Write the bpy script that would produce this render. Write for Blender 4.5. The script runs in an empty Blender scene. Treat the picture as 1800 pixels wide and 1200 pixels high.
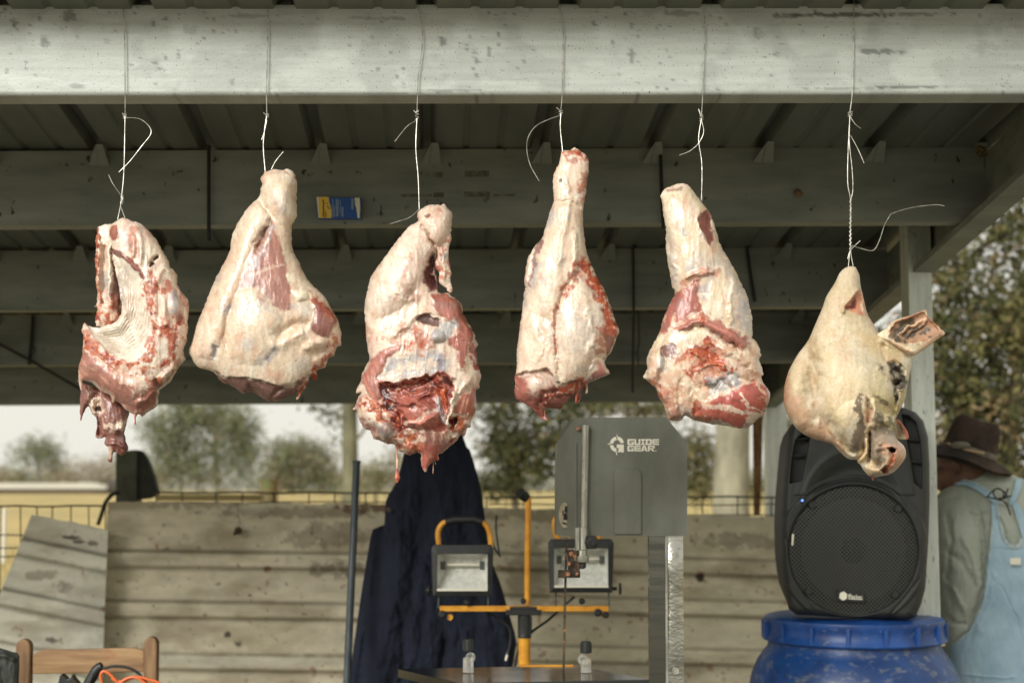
import bpy, math, random
import numpy as np
from mathutils import Vector, Matrix
sc = bpy.context.scene
COL = sc.collection
random.seed(7); rng = np.random.default_rng(7)
# ---------------------------------------------------------------- camera
CAMZ = 1.35; TILT = math.radians(3.0); F = 2500.0
SHIFT = (0.104 - math.tan(TILT)) / 0.72
cd = bpy.data.cameras.new('camera'); cam = bpy.data.objects.new('camera', cd); COL.objects.link(cam)
cam.location = (0, 0, CAMZ); cam.rotation_euler = (math.pi/2 + TILT, 0, 0)
cd.lens = 50; cd.sensor_width = 36; cd.shift_y = SHIFT; cd.clip_start = .05; cd.clip_end = 3000
cd.dof.use_dof = True; cd.dof.focus_distance = 2.96; cd.dof.aperture_fstop = 3.4; cd.dof.aperture_blades = 7
sc.camera = cam
# ---------------------------------------------------------------- sky, sun, exposure
SUN_EL, SUN_AZ = math.radians(27), math.radians(215)     # compass angle of the sun, behind and left of the camera
w = bpy.data.worlds.new('World'); sc.world = w; w.use_nodes = True
nt = w.node_tree; nt.nodes.clear()
sky = nt.nodes.new('ShaderNodeTexSky'); sky.sky_type = 'NISHITA'; sky.sun_disc = False
sky.sun_elevation = SUN_EL; sky.sun_rotation = SUN_AZ; sky.air_density = 1.0; sky.dust_density = 6; sky.ozone_density = 1
b1 = nt.nodes.new('ShaderNodeBackground'); b1.inputs[1].default_value = .05
nt.links.new(sky.outputs[0], b1.inputs[0])
b2 = nt.nodes.new('ShaderNodeBackground'); b2.inputs[0].default_value = (1.0, .975, .87, 1); b2.inputs[1].default_value = .74   # even cloud layer
mx = nt.nodes.new('ShaderNodeMixShader'); mx.inputs[0].default_value = .84
wo = nt.nodes.new('ShaderNodeOutputWorld')
nt.links.new(b1.outputs[0], mx.inputs[1]); nt.links.new(b2.outputs[0], mx.inputs[2]); nt.links.new(mx.outputs[0], wo.inputs[0])
sl = bpy.data.lights.new('sun', 'SUN'); sl.energy = 2.75; sl.angle = math.radians(27); sl.color = (1, .985, .955)
so = bpy.data.objects.new('sun', sl); COL.objects.link(so)
sd = Vector((math.sin(SUN_AZ)*math.cos(SUN_EL), math.cos(SUN_AZ)*math.cos(SUN_EL), math.sin(SUN_EL)))
so.rotation_euler = sd.to_track_quat('Z', 'Y').to_euler(); so.location = (-3, -6, 8)
sc.view_settings.view_transform = 'Standard'; sc.view_settings.look = 'None'
sc.view_settings.exposure = 0.47; sc.view_settings.gamma = 1.0; sc.view_settings.use_curve_mapping = False
sc.render.engine = 'CYCLES'; sc.cycles.use_denoising = True; sc.cycles.max_bounces = 6
sc.cycles.transparent_max_bounces = 6

# ---------------------------------------------------------------- helpers
def P(px, py, D):
    "point of the world that stands D metres out from the camera's wall plane under photo pixel px, py"
    u = (px-900)/F; v = (600-py)/F + SHIFT*.72
    dx, dy, dz = u, math.cos(TILT) - v*math.sin(TILT), math.sin(TILT) + v*math.cos(TILT)
    k = D/dy
    return np.stack(np.broadcast_arrays(dx*k, D, CAMZ + dz*k), -1) if isinstance(px, np.ndarray) else Vector((dx*k, D, CAMZ + dz*k))
def lin(c): 
    c = np.asarray(c, float)/255; return np.where(c <= .04045, c/12.92, ((c+.055)/1.055)**2.4)
def S(*c): return tuple(lin(c)) + (1,)
WL = {}
def wl(o): return WL.get(o.name, Vector((0, 0, 0))) if o else Vector((0, 0, 0))
def tag(o, label=None, cat=None, group=None, kind=None):
    for k, v in (('label', label), ('category', cat), ('group', group), ('kind', kind)):
        if v: o[k] = v
    return o
def thing(name, label, cat, loc, group=None):
    o = bpy.data.objects.new(name, None); COL.objects.link(o); o.location = loc; o.empty_display_size = .1
    WL[o.name] = Vector(loc); return tag(o, label, cat, group)
def link(name, me, mats, parent=None, smooth=False):
    o = bpy.data.objects.new(name, me); COL.objects.link(o)
    for m in (mats if isinstance(mats, (list, tuple)) else [mats]): me.materials.append(m)
    if parent: 
        o.parent = parent; WL[o.name] = wl(parent).copy()
    if smooth: me.shade_smooth()
    return o
class MB:
    def __init__(s): s.v = []; s.f = []; s.mi = []
    def add(s, vs, fs, mi=0):
        n = len(s.v); s.v += [tuple(v) for v in vs]; s.f += [tuple(i+n for i in f) for f in fs]; s.mi += [mi]*len(fs); return s
    def box(s, a, b, mi=0, rot=None, taper=None):
        x0, y0, z0 = a; x1, y1, z1 = b
        vs = [Vector(p) for p in ((x0,y0,z0),(x1,y0,z0),(x1,y1,z0),(x0,y1,z0),(x0,y0,z1),(x1,y0,z1),(x1,y1,z1),(x0,y1,z1))]
        if rot:
            c = sum(vs, Vector())/8; vs = [c + rot @ (v-c) for v in vs]
        return s.add(vs, [(0,3,2,1),(4,5,6,7),(0,1,5,4),(1,2,6,5),(2,3,7,6),(3,0,4,7)], mi)
    def pbox(s, x0, y0, x1, y1, D, th, mi=0):
        a = P(x0, y1, D); b = P(x1, y0, D); return s.box((a.x, D, a.z), (b.x, D+th, b.z), mi)
    def prism(s, pts, D, th, mi=0, back=1.0):
        q = [P(x, y, D) for x, y in pts]; n = len(q); c = sum(q, Vector())/n
        r = [Vector((c.x+(p.x-c.x)*back, D+th, c.z+(p.z-c.z)*back)) for p in q]
        ar = sum(q[i].x*q[(i+1) % n].z - q[(i+1) % n].x*q[i].z for i in range(n))
        fr = tuple(range(n)); bk = tuple(range(2*n-1, n-1, -1)); sd = [(i, i+n, (i+1) % n+n, (i+1) % n) for i in range(n)]
        if ar < 0: fr, bk, sd = fr[::-1], bk[::-1], [f[::-1] for f in sd]
        return s.add(q+r, [fr, bk]+sd, mi)
    def tube(s, pts, r, n=8, mi=0, cap=True, flat=1.0):
        pts = [Vector(p) for p in pts]; m = len(pts); rs = r if isinstance(r, (list, tuple, np.ndarray)) else [r]*m
        vs = []; up = None
        for i, p in enumerate(pts):
            t = (pts[min(i+1, m-1)] - pts[max(i-1, 0)]).normalized()
            if up is None: up = t.orthogonal().normalized()
            a = (up - t*up.dot(t)).normalized(); up = a; b = t.cross(a)
            for k in range(n):
                an = 2*math.pi*k/n; vs.append(p + a*math.cos(an)*rs[i] + b*math.sin(an)*rs[i]*flat)
        fs = [(i*n+k, i*n+(k+1) % n, (i+1)*n+(k+1) % n, (i+1)*n+k) for i in range(m-1) for k in range(n)]
        if cap: fs += [tuple(range(n))[::-1], tuple(range((m-1)*n, m*n))]
        return s.add(vs, fs, mi)
    def lathe(s, prof, c, n=32, axis='Z', mi=0, M=None):
        vs = []
        for r, h in prof:
            for k in range(n):
                an = 2*math.pi*k/n; p = Vector((r*math.cos(an), r*math.sin(an), h))
                if axis == 'Y': p = Vector((p.x, -p.z, p.y))
                if axis == 'X': p = Vector((p.z, p.x, p.y))
                if M: p = M @ p
                vs.append(Vector(c)+p)
        m = len(prof); fs = [(i*n+k, i*n+(k+1) % n, (i+1)*n+(k+1) % n, (i+1)*n+k) for i in range(m-1) for k in range(n)]
        fs += [tuple(range(n))[::-1], tuple(range((m-1)*n, m*n))]
        return s.add(vs, fs, mi)
    def build(s, name, mats, parent=None, smooth=False, bevel=0, label=None):
        me = bpy.data.meshes.new(name); L = wl(parent)
        me.from_pydata([(v[0]-L.x, v[1]-L.y, v[2]-L.z) for v in s.v], [], s.f)
        o = link(name, me, mats, parent, False)
        if len(set(s.mi)) > 1: me.polygons.foreach_set('material_index', s.mi)
        me.update()
        if smooth:
            me.shade_smooth(); 
            try: me.set_sharp_from_angle(angle=math.radians(40))
            except Exception: pass
        if bevel:
            b = o.modifiers.new('bevel', 'BEVEL'); b.width = bevel; b.segments = 2; b.limit_method = 'ANGLE'; b.harden_normals = False
        if label: o['label'] = label
        return o
def cr(pts, k=6):
    "catmull-rom through points"
    p = [Vector(q) for q in pts]; p = [p[0]*2-p[1]] + p + [p[-1]*2-p[-2]]; out = []
    for i in range(1, len(p)-2):
        for j in range(k):
            t = j/k; a, b, c, d = p[i-1], p[i], p[i+1], p[i+2]
            out.append(.5*((2*b)+(c-a)*t+(2*a-5*b+4*c-d)*t*t+(3*b-a-3*c+d)*t**3))
    return out + [p[-2]]
def pl(s):
    return [tuple(float(q) for q in t.split(',')) for t in s.split()]
def Z(x0, y0, k, s): return [(x0+a/k, y0+b/k) for a, b in pl(s)]

# ---------------------------------------------------------------- materials
def mat(name, c1, c2=None, sc1=(4, 4, 4), lo=.4, hi=.6, rough=.6, metal=0, bump=0, c3=None, sc3=(60, 60, 60), t3=.68, w3=.04, rough2=None, trans=0, coat=0, emit=None, detail=6, attr=None, spec=None, bscale=None, sss=0, aniso=0):
    m = bpy.data.materials.new(name); m.use_nodes = True; n = m.node_tree; N = n.nodes; L = n.links
    b = N['Principled BSDF']; b.inputs['Roughness'].default_value = rough; b.inputs['Metallic'].default_value = metal
    if spec is not None: b.inputs['Specular IOR Level'].default_value = spec
    if coat: b.inputs['Coat Weight'].default_value = coat; b.inputs['Coat Roughness'].default_value = .25
    if trans: b.inputs['Transmission Weight'].default_value = trans; b.inputs['IOR'].default_value = 1.3
    if emit: b.inputs['Emission Color'].default_value = emit; b.inputs['Emission Strength'].default_value = 6
    if sss: b.inputs['Subsurface Weight'].default_value = sss; b.inputs['Subsurface Scale'].default_value = .008; b.inputs['Subsurface Radius'].default_value = (1, .45, .3)
    tc = N.new('ShaderNodeTexCoord'); out = None
    def noise(scale, detail=6, rgh=.6):
        mp = N.new('ShaderNodeMapping'); mp.inputs['Scale'].default_value = scale; L.new(tc.outputs['Object'], mp.inputs[0])
        t = N.new('ShaderNodeTexNoise'); t.inputs['Scale'].default_value = 1; t.inputs['Detail'].default_value = detail; t.inputs['Roughness'].default_value = rgh
        L.new(mp.outputs[0], t.inputs['Vector']); return t.outputs['Fac']
    def ramp(f, a, bb):
        r = N.new('ShaderNodeMapRange'); r.inputs['From Min'].default_value = a; r.inputs['From Max'].default_value = bb; L.new(f, r.inputs[0]); return r.outputs[0]
    def mixc(f, a, bb):
        x = N.new('ShaderNodeMix'); x.data_type = 'RGBA'
        if isinstance(f, float): x.inputs[0].default_value = f
        else: L.new(f, x.inputs[0])
        for i, q in ((6, a), (7, bb)):
            if isinstance(q, tuple): x.inputs[i].default_value = q
            else: L.new(q, x.inputs[i])
        return x.outputs[2]
    col = c1; nf = None
    if attr:
        a = N.new('ShaderNodeAttribute'); a.attribute_name = attr; col = a.outputs['Color']
    if c2:
        nf = noise(sc1, detail); f = ramp(nf, lo, hi)
        if attr:
            x = N.new('ShaderNodeMix'); x.data_type = 'RGBA'; x.blend_type = 'MULTIPLY'; x.inputs[0].default_value = 1; L.new(col, x.inputs[6])
            L.new(mixc(f, c1, c2), x.inputs[7]); col = x.outputs[2]
        else: col = mixc(f, c1, c2)
        if rough2 is not None:
            r = N.new('ShaderNodeMapRange'); r.inputs['To Min'].default_value = rough; r.inputs['To Max'].default_value = rough2; L.new(f, r.inputs[0]); L.new(r.outputs[0], b.inputs['Roughness'])
    if c3:
        col = mixc(ramp(noise(sc3, 4, .55), t3, t3+w3), col, c3)
    if isinstance(col, tuple): b.inputs['Base Color'].default_value = col
    else: L.new(col, b.inputs['Base Color'])
    if bump:
        bn = noise(bscale or sc1, 8, .65); bp = N.new('ShaderNodeBump'); bp.inputs['Strength'].default_value = 1; bp.inputs['Distance'].default_value = bump
        L.new(bn, bp.inputs['Height']); L.new(bp.outputs[0], b.inputs['Normal'])
    return m
M = {}
M['beam'] = mat('galvanised_front', (1,1,1,1), (.90,.905,.885,1), (1.5, 30, 60), .35, .65, rough=.5, metal=.15, attr='Col', c3=S(84,88,78), sc3=(260, 260, 170), t3=.61, w3=.10, bump=.0006, bscale=(60, 60, 120))
M['purlin'] = mat('galvanised_purlin', S(138,143,134), S(106,111,103), (3, 9, 14), .35, .7, rough=.55, metal=.15, c3=S(48,50,42), sc3=(38, 38, 26), t3=.66, w3=.05, bump=.0005)
M['deck'] = mat('galvanised_deck', S(120,124,114), S(96,100,92), (8, 1.5, 8), .35, .7, rough=.5, metal=.2, bump=.0004)
M['post'] = mat('galvanised_post', S(216,222,214), S(188,195,186), (40, 40, 5), .35, .65, rough=.45, metal=.25, c3=S(140,146,134), sc3=(120, 120, 40), t3=.62, w3=.1)
M['steelgrey'] = mat('grey_paint', S(84,88,80), S(66,70,64), (12,12,12), rough=.6, c3=S(120,122,112), sc3=(70,70,70), t3=.7)
M['black'] = mat('black_plastic', S(34,36,34), S(26,28,26), (40,40,40), rough=.5)
M['rubber'] = mat('black_rubber', S(24,25,24), rough=.6)
M['yellow'] = mat('yellow_paint', S(222,158,44), S(196,132,34), (20,20,20), rough=.4, c3=S(150,110,50), sc3=(90,90,90), t3=.7)
M['wire'] = mat('bright_wire', S(196,194,182), S(140,138,128), (80,80,80), rough=.4, metal=.75)
M['darkwire'] = mat('old_wire', S(70,70,60), S(50,48,42), (30,30,30), rough=.6, metal=.3)
M['rod'] = mat('black_iron', S(20,22,20), rough=.6)
M['white'] = mat('white_print', S(222,218,200), rough=.6)
M['chrome'] = mat('polished_steel', (.55,.55,.51,1), (.38,.38,.35,1), (6,6,2), rough=.08, rough2=.2, metal=1, bump=.006, bscale=(7,7,9))
M['chromeflat'] = mat('brushed_steel', (.17,.17,.15,1), (.11,.11,.095,1), (4,60,60), rough=.2, rough2=.35, metal=1, c3=(.5,.5,.46,1), sc3=(50,50,50), t3=.7)
M['alu'] = mat('cast_metal', S(190,190,178), S(150,150,140), (60,60,10), rough=.35, metal=.7, c3=S(120,118,108), sc3=(140,140,60), t3=.62)
M['rust'] = mat('rusty_metal', S(92,74,52), S(44,40,34), (60,60,60), rough=.7, metal=.3, bump=.001, c3=S(170,120,80), sc3=(120,120,120), t3=.64)
M['sawpaint'] = mat('saw_enamel', S(110,113,102), S(92,95,84), (7,7,4), rough=.45, c3=S(130,132,120), sc3=(150,150,150), t3=.75, bump=.00015, bscale=(300,300,300))
M['clear'] = mat('clear_plastic', (.9,.9,.85,1), rough=.15, trans=.85)
M['barrel'] = mat('blue_barrel_plastic', S(26,70,130), S(18,52,102), (9,9,5), rough=.42, c3=S(110,116,122), sc3=(26,26,48), t3=.53, w3=.25, bump=.0004, bscale=(40,40,40))
M['lidring'] = mat('blue_lid_plastic', S(28,74,142), S(20,56,112), (12,12,12), rough=.4, c3=S(96,108,126), sc3=(40,40,70), t3=.62, w3=.1)
M['wood'] = mat('worn_wood', S(160,128,88), S(116,84,54), (5, 30, 40), .35, .65, rough=.6, bump=.0008, c3=S(150,88,52), sc3=(12,20,20), t3=.58, w3=.12)
M['woodpost'] = mat('worn_wood_upright', S(150,118,80), S(104,76,48), (40, 30, 6), .35, .65, rough=.6, bump=.0008, c3=S(140,84,52), sc3=(30,20,8), t3=.6, w3=.1)
M['navy'] = mat('navy_cloth', S(36,41,54), S(25,29,39), (14,14,7), .3, .7, rough=.9, bump=.0010, bscale=(260,260,260), spec=.2)
M['shirt'] = mat('sage_shirt', S(170,176,164), S(152,159,147), (6,6,6), rough=.9, bump=.0008, bscale=(200,200,200), spec=.2)
M['denim'] = mat('pale_denim', S(168,192,204), S(134,162,178), (7,7,7), .3, .7, rough=.9, bump=.001, bscale=(260,260,260), spec=.2)
M['skin'] = mat('dark_skin', S(104,70,52), S(84,56,42), (20,20,20), rough=.5)
M['felt'] = mat('brown_felt', S(76,65,57), S(50,45,41), (9,9,9), rough=.95, bump=.001, bscale=(120,120,120), spec=.1)
M['band'] = mat('hat_band', S(110,106,92), S(84,80,70), (30,30,30), rough=.8)
M['leather'] = mat('tan_cord', S(170,140,104), rough=.7)
M['spk'] = mat('speaker_plastic', S(40,42,40), S(35,37,35), (30,30,30), rough=.62, bump=.0003, bscale=(420,420,420), c3=S(54,55,49), sc3=(10,10,6), t3=.62, w3=.2)
M['hole'] = mat('black_recess', S(16,17,16), rough=.9)
M['led'] = mat('blue_led', (.1,.25,1,1), rough=.3, emit=(.05,.15,1,1))
M['orange'] = mat('orange_cable', S(216,104,48), rough=.45)
M['glassy'] = mat('lamp_glass', (1,1,1,1), rough=.03, trans=1)
M['glassy'].node_tree.nodes['Principled BSDF'].inputs['Alpha'].default_value = .22
M['refl'] = mat('lamp_reflector', S(236,236,226), S(212,213,203), (60,60,60), rough=.3, metal=.25, bump=.002, bscale=(160,160,160))
M['boxyellow'] = mat('yellow_card', S(240,200,84), rough=.6)
M['boxblue'] = mat('blue_card', S(34,84,160), rough=.5)
M['boxpale'] = mat('pale_card', S(232,226,200), rough=.7)
M['print'] = mat('black_print', S(40,36,30), rough=.7)
M['trunk'] = mat('mossy_bark', S(120,118,92), S(84,82,62), (6,6,2), rough=.9, bump=.02)
M['paletrunk'] = mat('pale_bark', S(146,142,120), S(112,108,90), (5,5,2), rough=.9, bump=.015)
M['branch'] = mat('grey_branch', S(112,102,78), S(82,74,56), (6,6,6), rough=.9, bump=.01)
M['tarp'] = mat('dark_tarp', S(50,54,48), S(38,42,38), (12,12,12), rough=.7)
# ---------------------------------------------------------------- noise and modelling of soft bodies
_T = np.random.default_rng(11).random(8192)
def vn(x, y, z, s=0):
    xi, yi, zi = np.floor(x).astype(np.int64), np.floor(y).astype(np.int64), np.floor(z).astype(np.int64)
    fx, fy, fz = x-xi, y-yi, z-zi; fx = fx*fx*(3-2*fx); fy = fy*fy*(3-2*fy); fz = fz*fz*(3-2*fz)
    def h(a, b, c): return _T[((a*73856093) ^ (b*19349663) ^ (c*83492791) ^ (s*2654435)) & 8191]
    r = 0
    for a in (0, 1):
        for b in (0, 1):
            for c in (0, 1):
                r = r + h(xi+a, yi+b, zi+c)*(fx if a else 1-fx)*(fy if b else 1-fy)*(fz if c else 1-fz)
    return r
def fbm(x, y, z, sc, o=4, s=0, g=.5):
    r = 0; a = 1; t = 0; k = 1/sc
    for i in range(o):
        r = r + a*vn(x*k+i*17.3, y*k+i*5.1, z*k, s+i); t += a; a *= g; k *= 2.03
    return r/t
def sdf(poly, X, Y):
    "signed distance, positive inside"
    p = np.array(poly, float); q = np.roll(p, -1, 0); d = np.full(X.shape, 1e9); ins = np.zeros(X.shape, bool)
    for (ax, ay), (bx, by) in zip(p, q):
        ex, ey = bx-ax, by-ay; L = ex*ex+ey*ey+1e-9
        t = np.clip(((X-ax)*ex+(Y-ay)*ey)/L, 0, 1)
        d = np.minimum(d, (X-ax-t*ex)**2+(Y-ay-t*ey)**2)
        c = ((ay > Y) != (by > Y)); xx = ax + (Y-ay)*ex/(ey if abs(ey) > 1e-9 else 1e-9)
        ins ^= c & (X < xx)
    d = np.sqrt(d); return np.where(ins, d, -d)
def ldist(pts, X, Y):
    "distance to an open line and the fraction along it"
    p = np.array(pts, float); d = np.full(X.shape, 1e9); T = np.zeros(X.shape); n = len(p)-1
    for i in range(n):
        ax, ay = p[i]; bx, by = p[i+1]; ex, ey = bx-ax, by-ay; L = ex*ex+ey*ey+1e-9
        t = np.clip(((X-ax)*ex+(Y-ay)*ey)/L, 0, 1); dd = (X-ax-t*ex)**2+(Y-ay-t*ey)**2
        T = np.where(dd < d, (i+t)/n, T); d = np.minimum(d, dd)
    return np.sqrt(d), T
def smooth_poly(p, k=3):
    return [(q.x, q.y) for q in cr([Vector((a, b, 0)) for a, b in p+[p[0]]], k)][:-1]
def poisson(m, step, it=None):
    "soap-film height over a mask: sqrt(2u) is a circle's section over a strip"
    ny, nx = m.shape; u = np.zeros(m.shape); h2 = step*step; n = min(int(m.sum(0).max()), int(m.sum(1).max()))+2
    om = 2/(1+math.sin(math.pi/max(n, 4))); it = it or int(1.6*n)+20
    yy, xx = np.mgrid[0:ny, 0:nx]; red = m & ((xx+yy) % 2 == 0); blk = m & ((xx+yy) % 2 == 1)
    for _ in range(it):
        for k in (red, blk):
            g = np.zeros_like(u); g[1:-1, 1:-1] = (u[2:, 1:-1]+u[:-2, 1:-1]+u[1:-1, 2:]+u[1:-1, :-2]+h2)*.25
            u = np.where(k, u+om*(g-u), u)
    return np.maximum(u, 0)
def ss(a, b, x):
    t = np.clip((x-a)/(b-a), 0, 1); return t*t*(3-2*t)
def mixa(a, b, w): return a+(b-a)*w[..., None]
def c3(*c): return lin(c)
# colour of tissue kinds: functions of the point (px units)
def FAT(X, Y, H, c=(228, 205, 187)):
    a = np.broadcast_to(c3(*c), X.shape+(3,)).copy()
    a = mixa(a, c3(236, 222, 200), ss(.46, .7, fbm(X, Y, H, 34, 4, 1)))
    a = mixa(a, c3(216, 184, 156), ss(.5, .74, fbm(X, Y*.8, H, 30, 4, 2))*.6)
    a = mixa(a, c3(212, 168, 144), ss(.54, .76, fbm(X, Y, H, 22, 4, 3))*.5)
    a = mixa(a, c3(176, 166, 158), ss(.60, .76, fbm(X, Y, H, 38, 4, 4))*.6)
    a = mixa(a, c3(206, 152, 130), ss(.50, .74, fbm(X*1.5+Y*.3, Y*.3, H, 11, 5, 5))*.32); a = mixa(a, c3(238, 230, 212), ss(.5, .72, fbm(X*1.3-Y*.2, Y*.25, H, 8, 4, 6))*.45); r = np.abs(fbm(X, Y*.5, H, 13, 4, 5)-.5); a = mixa(a, c3(196, 148, 120), (1-ss(0, .03, r))*.30)
    return mixa(a, c3(96, 60, 44), ss(.84, .87, fbm(X, Y, H, 4.5, 2, 6))*.6)
def MEAT(X, Y, H, c=(168, 106, 92), ang=90, st=5):
    t = math.radians(ang); U = X*math.cos(t)+Y*math.sin(t); V = -X*math.sin(t)+Y*math.cos(t)
    U = U+fbm(X, Y, H, 30, 2, 7)*14; V = V+fbm(X, Y, H, 26, 2, 8)*12
    a = np.broadcast_to(c3(*c), X.shape+(3,)).copy(); k = c3(*c)
    a = mixa(a, k*1.45+.02, ss(.45, .7, fbm(U/6, V, H, st, 4, 9))*.7)
    a = mixa(a, k*.55, ss(.52, .72, fbm(U/3, V, H, 13, 4, 10))*.6)
    a = mixa(a, c3(214, 178, 154), ss(.64, .78, fbm(U/5, V, H, 7, 4, 12))*.65)
    return mixa(a, c3(150, 128, 122), ss(.58, .75, fbm(X, Y, H, 30, 3, 13))*.4)
def BLOOD(X, Y, H, c=(172, 80, 50)):
    a = np.broadcast_to(c3(*c), X.shape+(3,)).copy()
    a = mixa(a, c3(136, 46, 34), ss(.5, .68, fbm(X, Y, H, 9, 5, 14)))
    a = mixa(a, c3(206, 106, 66), ss(.52, .7, fbm(X, Y, H, 7, 5, 15))*.8)
    return mixa(a, c3(226, 184, 158), ss(.56, .72, fbm(X, Y, H, 6, 4, 16))*.8)
def GORE(X, Y, H):      # torn tissue, fat and red meat mixed finely
    a = BLOOD(X, Y, H, (182, 112, 84)); b = FAT(X, Y, H)
    return a+(b-a)*ss(.44, .6, fbm(X, Y, H, 9, 5, 17))[..., None]
def DARKB(X, Y, H): return mixa(BLOOD(X, Y, H, (112, 36, 26)), c3(70, 26, 20), ss(.42, .62, fbm(X, Y, H, 11, 5, 18)))
def MEMB(X, Y, H, c=(186, 182, 178)):
    a = np.broadcast_to(c3(*c), X.shape+(3,)).copy()
    a = mixa(a, c3(150, 142, 152), ss(.5, .7, fbm(X, Y, H, 18, 5, 19)))
    return mixa(a, c3(226, 218, 202), ss(.55, .68, fbm(X*.5+Y*.4, Y-X*.3, H, 9, 5, 20))*.9)
def PLEURA(X, Y, H): return mixa(np.broadcast_to(c3(230, 220, 202), X.shape+(3,)), c3(214, 190, 166), ss(.5, .72, fbm(X, Y, H, 22, 4, 21))*.8)
def SKIN(X, Y, H):
    a = np.broadcast_to(c3(208, 194, 164), X.shape+(3,)).copy()
    a = mixa(a, c3(222, 212, 190), ss(.45, .65, fbm(X, Y, H, 60, 4, 22)))
    a = mixa(a, c3(200, 178, 136), ss(.5, .72, fbm(X, Y, H, 26, 5, 23))*.6)
    a = mixa(a, c3(206, 160, 132), ss(.56, .76, fbm(X, Y, H, 40, 4, 24))*.5)
    return mixa(a, c3(112, 98, 84), ss(.66, .8, fbm(X*1.3, Y*.7, H, 6, 5, 25))*.35)
def PLAIN(*c):
    def f(X, Y, H): return np.broadcast_to(c3(*c), X.shape+(3,)).copy()*(.85+.3*fbm(X, Y, H, 9, 4, 26))[..., None]
    return f
def soft(name, mats, parent, D, outline, amp=.75, back=.8, step=1.35, rag=1.0, ragsc=7, ops=(), base=FAT, paint=(), warp=2.5, clip=None, lift=0, rough=1.0, seed=0, cap=None, fine=1.0, clamp=None, gainc=1.0, calm=None, sm=True):
    "one closed body whose outline, hollows, folds and own colours are modelled at photo pixel pitch"
    out = smooth_poly(outline, 2) if sm else outline
    o = np.array(out); x0, y0 = o.min(0)-4; x1, y1 = o.max(0)+4
    X, Y = np.meshgrid(np.arange(x0, x1, step), np.arange(y0, y1, step)); s0 = seed*31.7
    zz = np.full(X.shape, s0)
    d = sdf(out, X, Y); d = d + rag*((fbm(X, Y, zz, ragsc, 4, 30+seed)-.5)*3.4)*(rag > 0)
    m = d > 0; u = poisson(m, step); H = amp*np.sqrt(2*u)
    if cap: H = cap*np.tanh(H/cap)
    HB = back*H.copy()
    wx = X + warp*(fbm(X, Y, zz, 11, 3, 40)-.5)*4; wy = Y + warp*(fbm(X, Y, zz, 11, 3, 41)-.5)*4
    for op in ops:
        k = op[0]
        if k in ('lobe', 'puff'):            # (kind, poly, amp): steep or gentle swelling (negative: hollow)
            mm = (sdf(op[1], wx, wy) > 0) & m
            uu = poisson(mm, step)
            H = H + op[2]*(np.sqrt(2*uu) if k == 'lobe' else (uu/max(1e-6, uu.max()))**.85)
        elif k == 'step':                     # (kind, poly, height, edge width)
            H = H + op[2]*ss(0, op[3], sdf(op[1], wx, wy))
        elif k == 'line':                     # (kind, pts, width, height)
            dd, T = ldist(op[1], wx, wy); tp = np.clip(np.minimum(T, 1-T)*6+.25, 0, 1)
            H = H + op[3]*tp*np.exp(-(dd/op[2])**2)*ss(-1, 6, d)
        elif k == 'tilt': H = H + (op[1]*(X-o[:, 0].mean()) + op[2]*(Y-o[:, 1].mean()))*ss(0, 25, d)
        elif k == 'fn': H = H + op[1](X, Y, d)
    edge = ss(0, 8, d)
    if rough:
        XX_ = X+10*(fbm(X, Y, zz, 40, 2, 55)-.5); n1 = fbm(XX_, Y*.6, zz, 36, 3, 50+seed)-.5; n2 = fbm(XX_*1.2, Y*.42, zz, 9, 3, 51+seed)-.5; r = 1-np.abs(2*fbm(XX_*1.1, Y*.35, zz, 19, 3, 52+seed)-1)
        if calm is not None: edge = edge*(1-.85*ss(-4, 8, sdf(calm, X, Y)))
        H = H + edge*rough*(10*n1+2.6*n2+2.2*(r**4-.2)) 
    if fine: H = H + ss(0, 3, d)*fine*.8*(fbm(X, Y, zz, 3.6, 3, 53+seed)-.5)
    if clamp is not None: H = np.maximum(H, clamp)
    H = np.where(m, H, 0)
    C = None
    if base:
        q = H*.35+s0; C = base(X, Y, q)
        vv = np.abs(fbm(X*1.2, Y*.7, q, 16, 4, 63)-.5); C = C*(1-.20*(1-ss(0, .018, vv))*ss(.45, .6, fbm(X, Y, q, 50, 2, 64)))[..., None]
        for p in paint:
            f, shp, fe = p[0], p[1], p[2]; rg = p[3] if len(p) > 3 else 5; al = p[4] if len(p) > 4 else 1
            jj = rg*(fbm(X, Y, q, 8, 4, 60)-.5)*3
            if shp is None: ww = np.clip((fbm(X, Y, q, fe, 4, 61+int(fe))-rg)/.08, 0, 1)
            elif isinstance(shp, tuple): dd, T = ldist(shp[0], wx, wy); ww = 1-ss(shp[1]*.5, shp[1]*.5+fe, dd+jj)
            else: ww = ss(-fe, fe, sdf(shp, wx, wy)+jj)
            if ww.max() <= 0: continue
            C = C + (f(X, Y, q)-C)*(ww*al)[..., None]
        C = C*(.86+.28*fbm(X, Y, q, 2.4, 2, 62))[..., None]; C = np.clip(C*gainc*.93, 0, .85)
    keep = m.copy()
    if clip is not None:
        dc = sdf(clip, X, Y); keep = keep & (dc > 0); dq = dc; H = H + lift; HB = np.where(keep, -H+max(lift*1.5, 3), 0)
    else: dq = d
    gy, gx = np.gradient(dq, step); gl = np.sqrt(gx*gx+gy*gy)+1e-6
    ring = np.zeros_like(keep); kk = keep
    ring[1:] |= kk[:-1]; ring[:-1] |= kk[1:]; ring[:, 1:] |= kk[:, :-1]; ring[:, :-1] |= kk[:, 1:]
    t = ring.copy(); ring[1:] |= t[:-1]; ring[:-1] |= t[1:]; ring &= ~keep
    mv = np.clip(-dq, 0, 1.5*step)*ring; X2 = X+mv*gx/gl; Y2 = Y+mv*gy/gl
    if clip is not None:
        Hs = H.copy()
        HB = np.where(ring, -Hs+max(lift*1.5, 3), HB)
    else: H = np.where(ring, 0, H); HB = np.where(ring, 0, HB)
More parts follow.
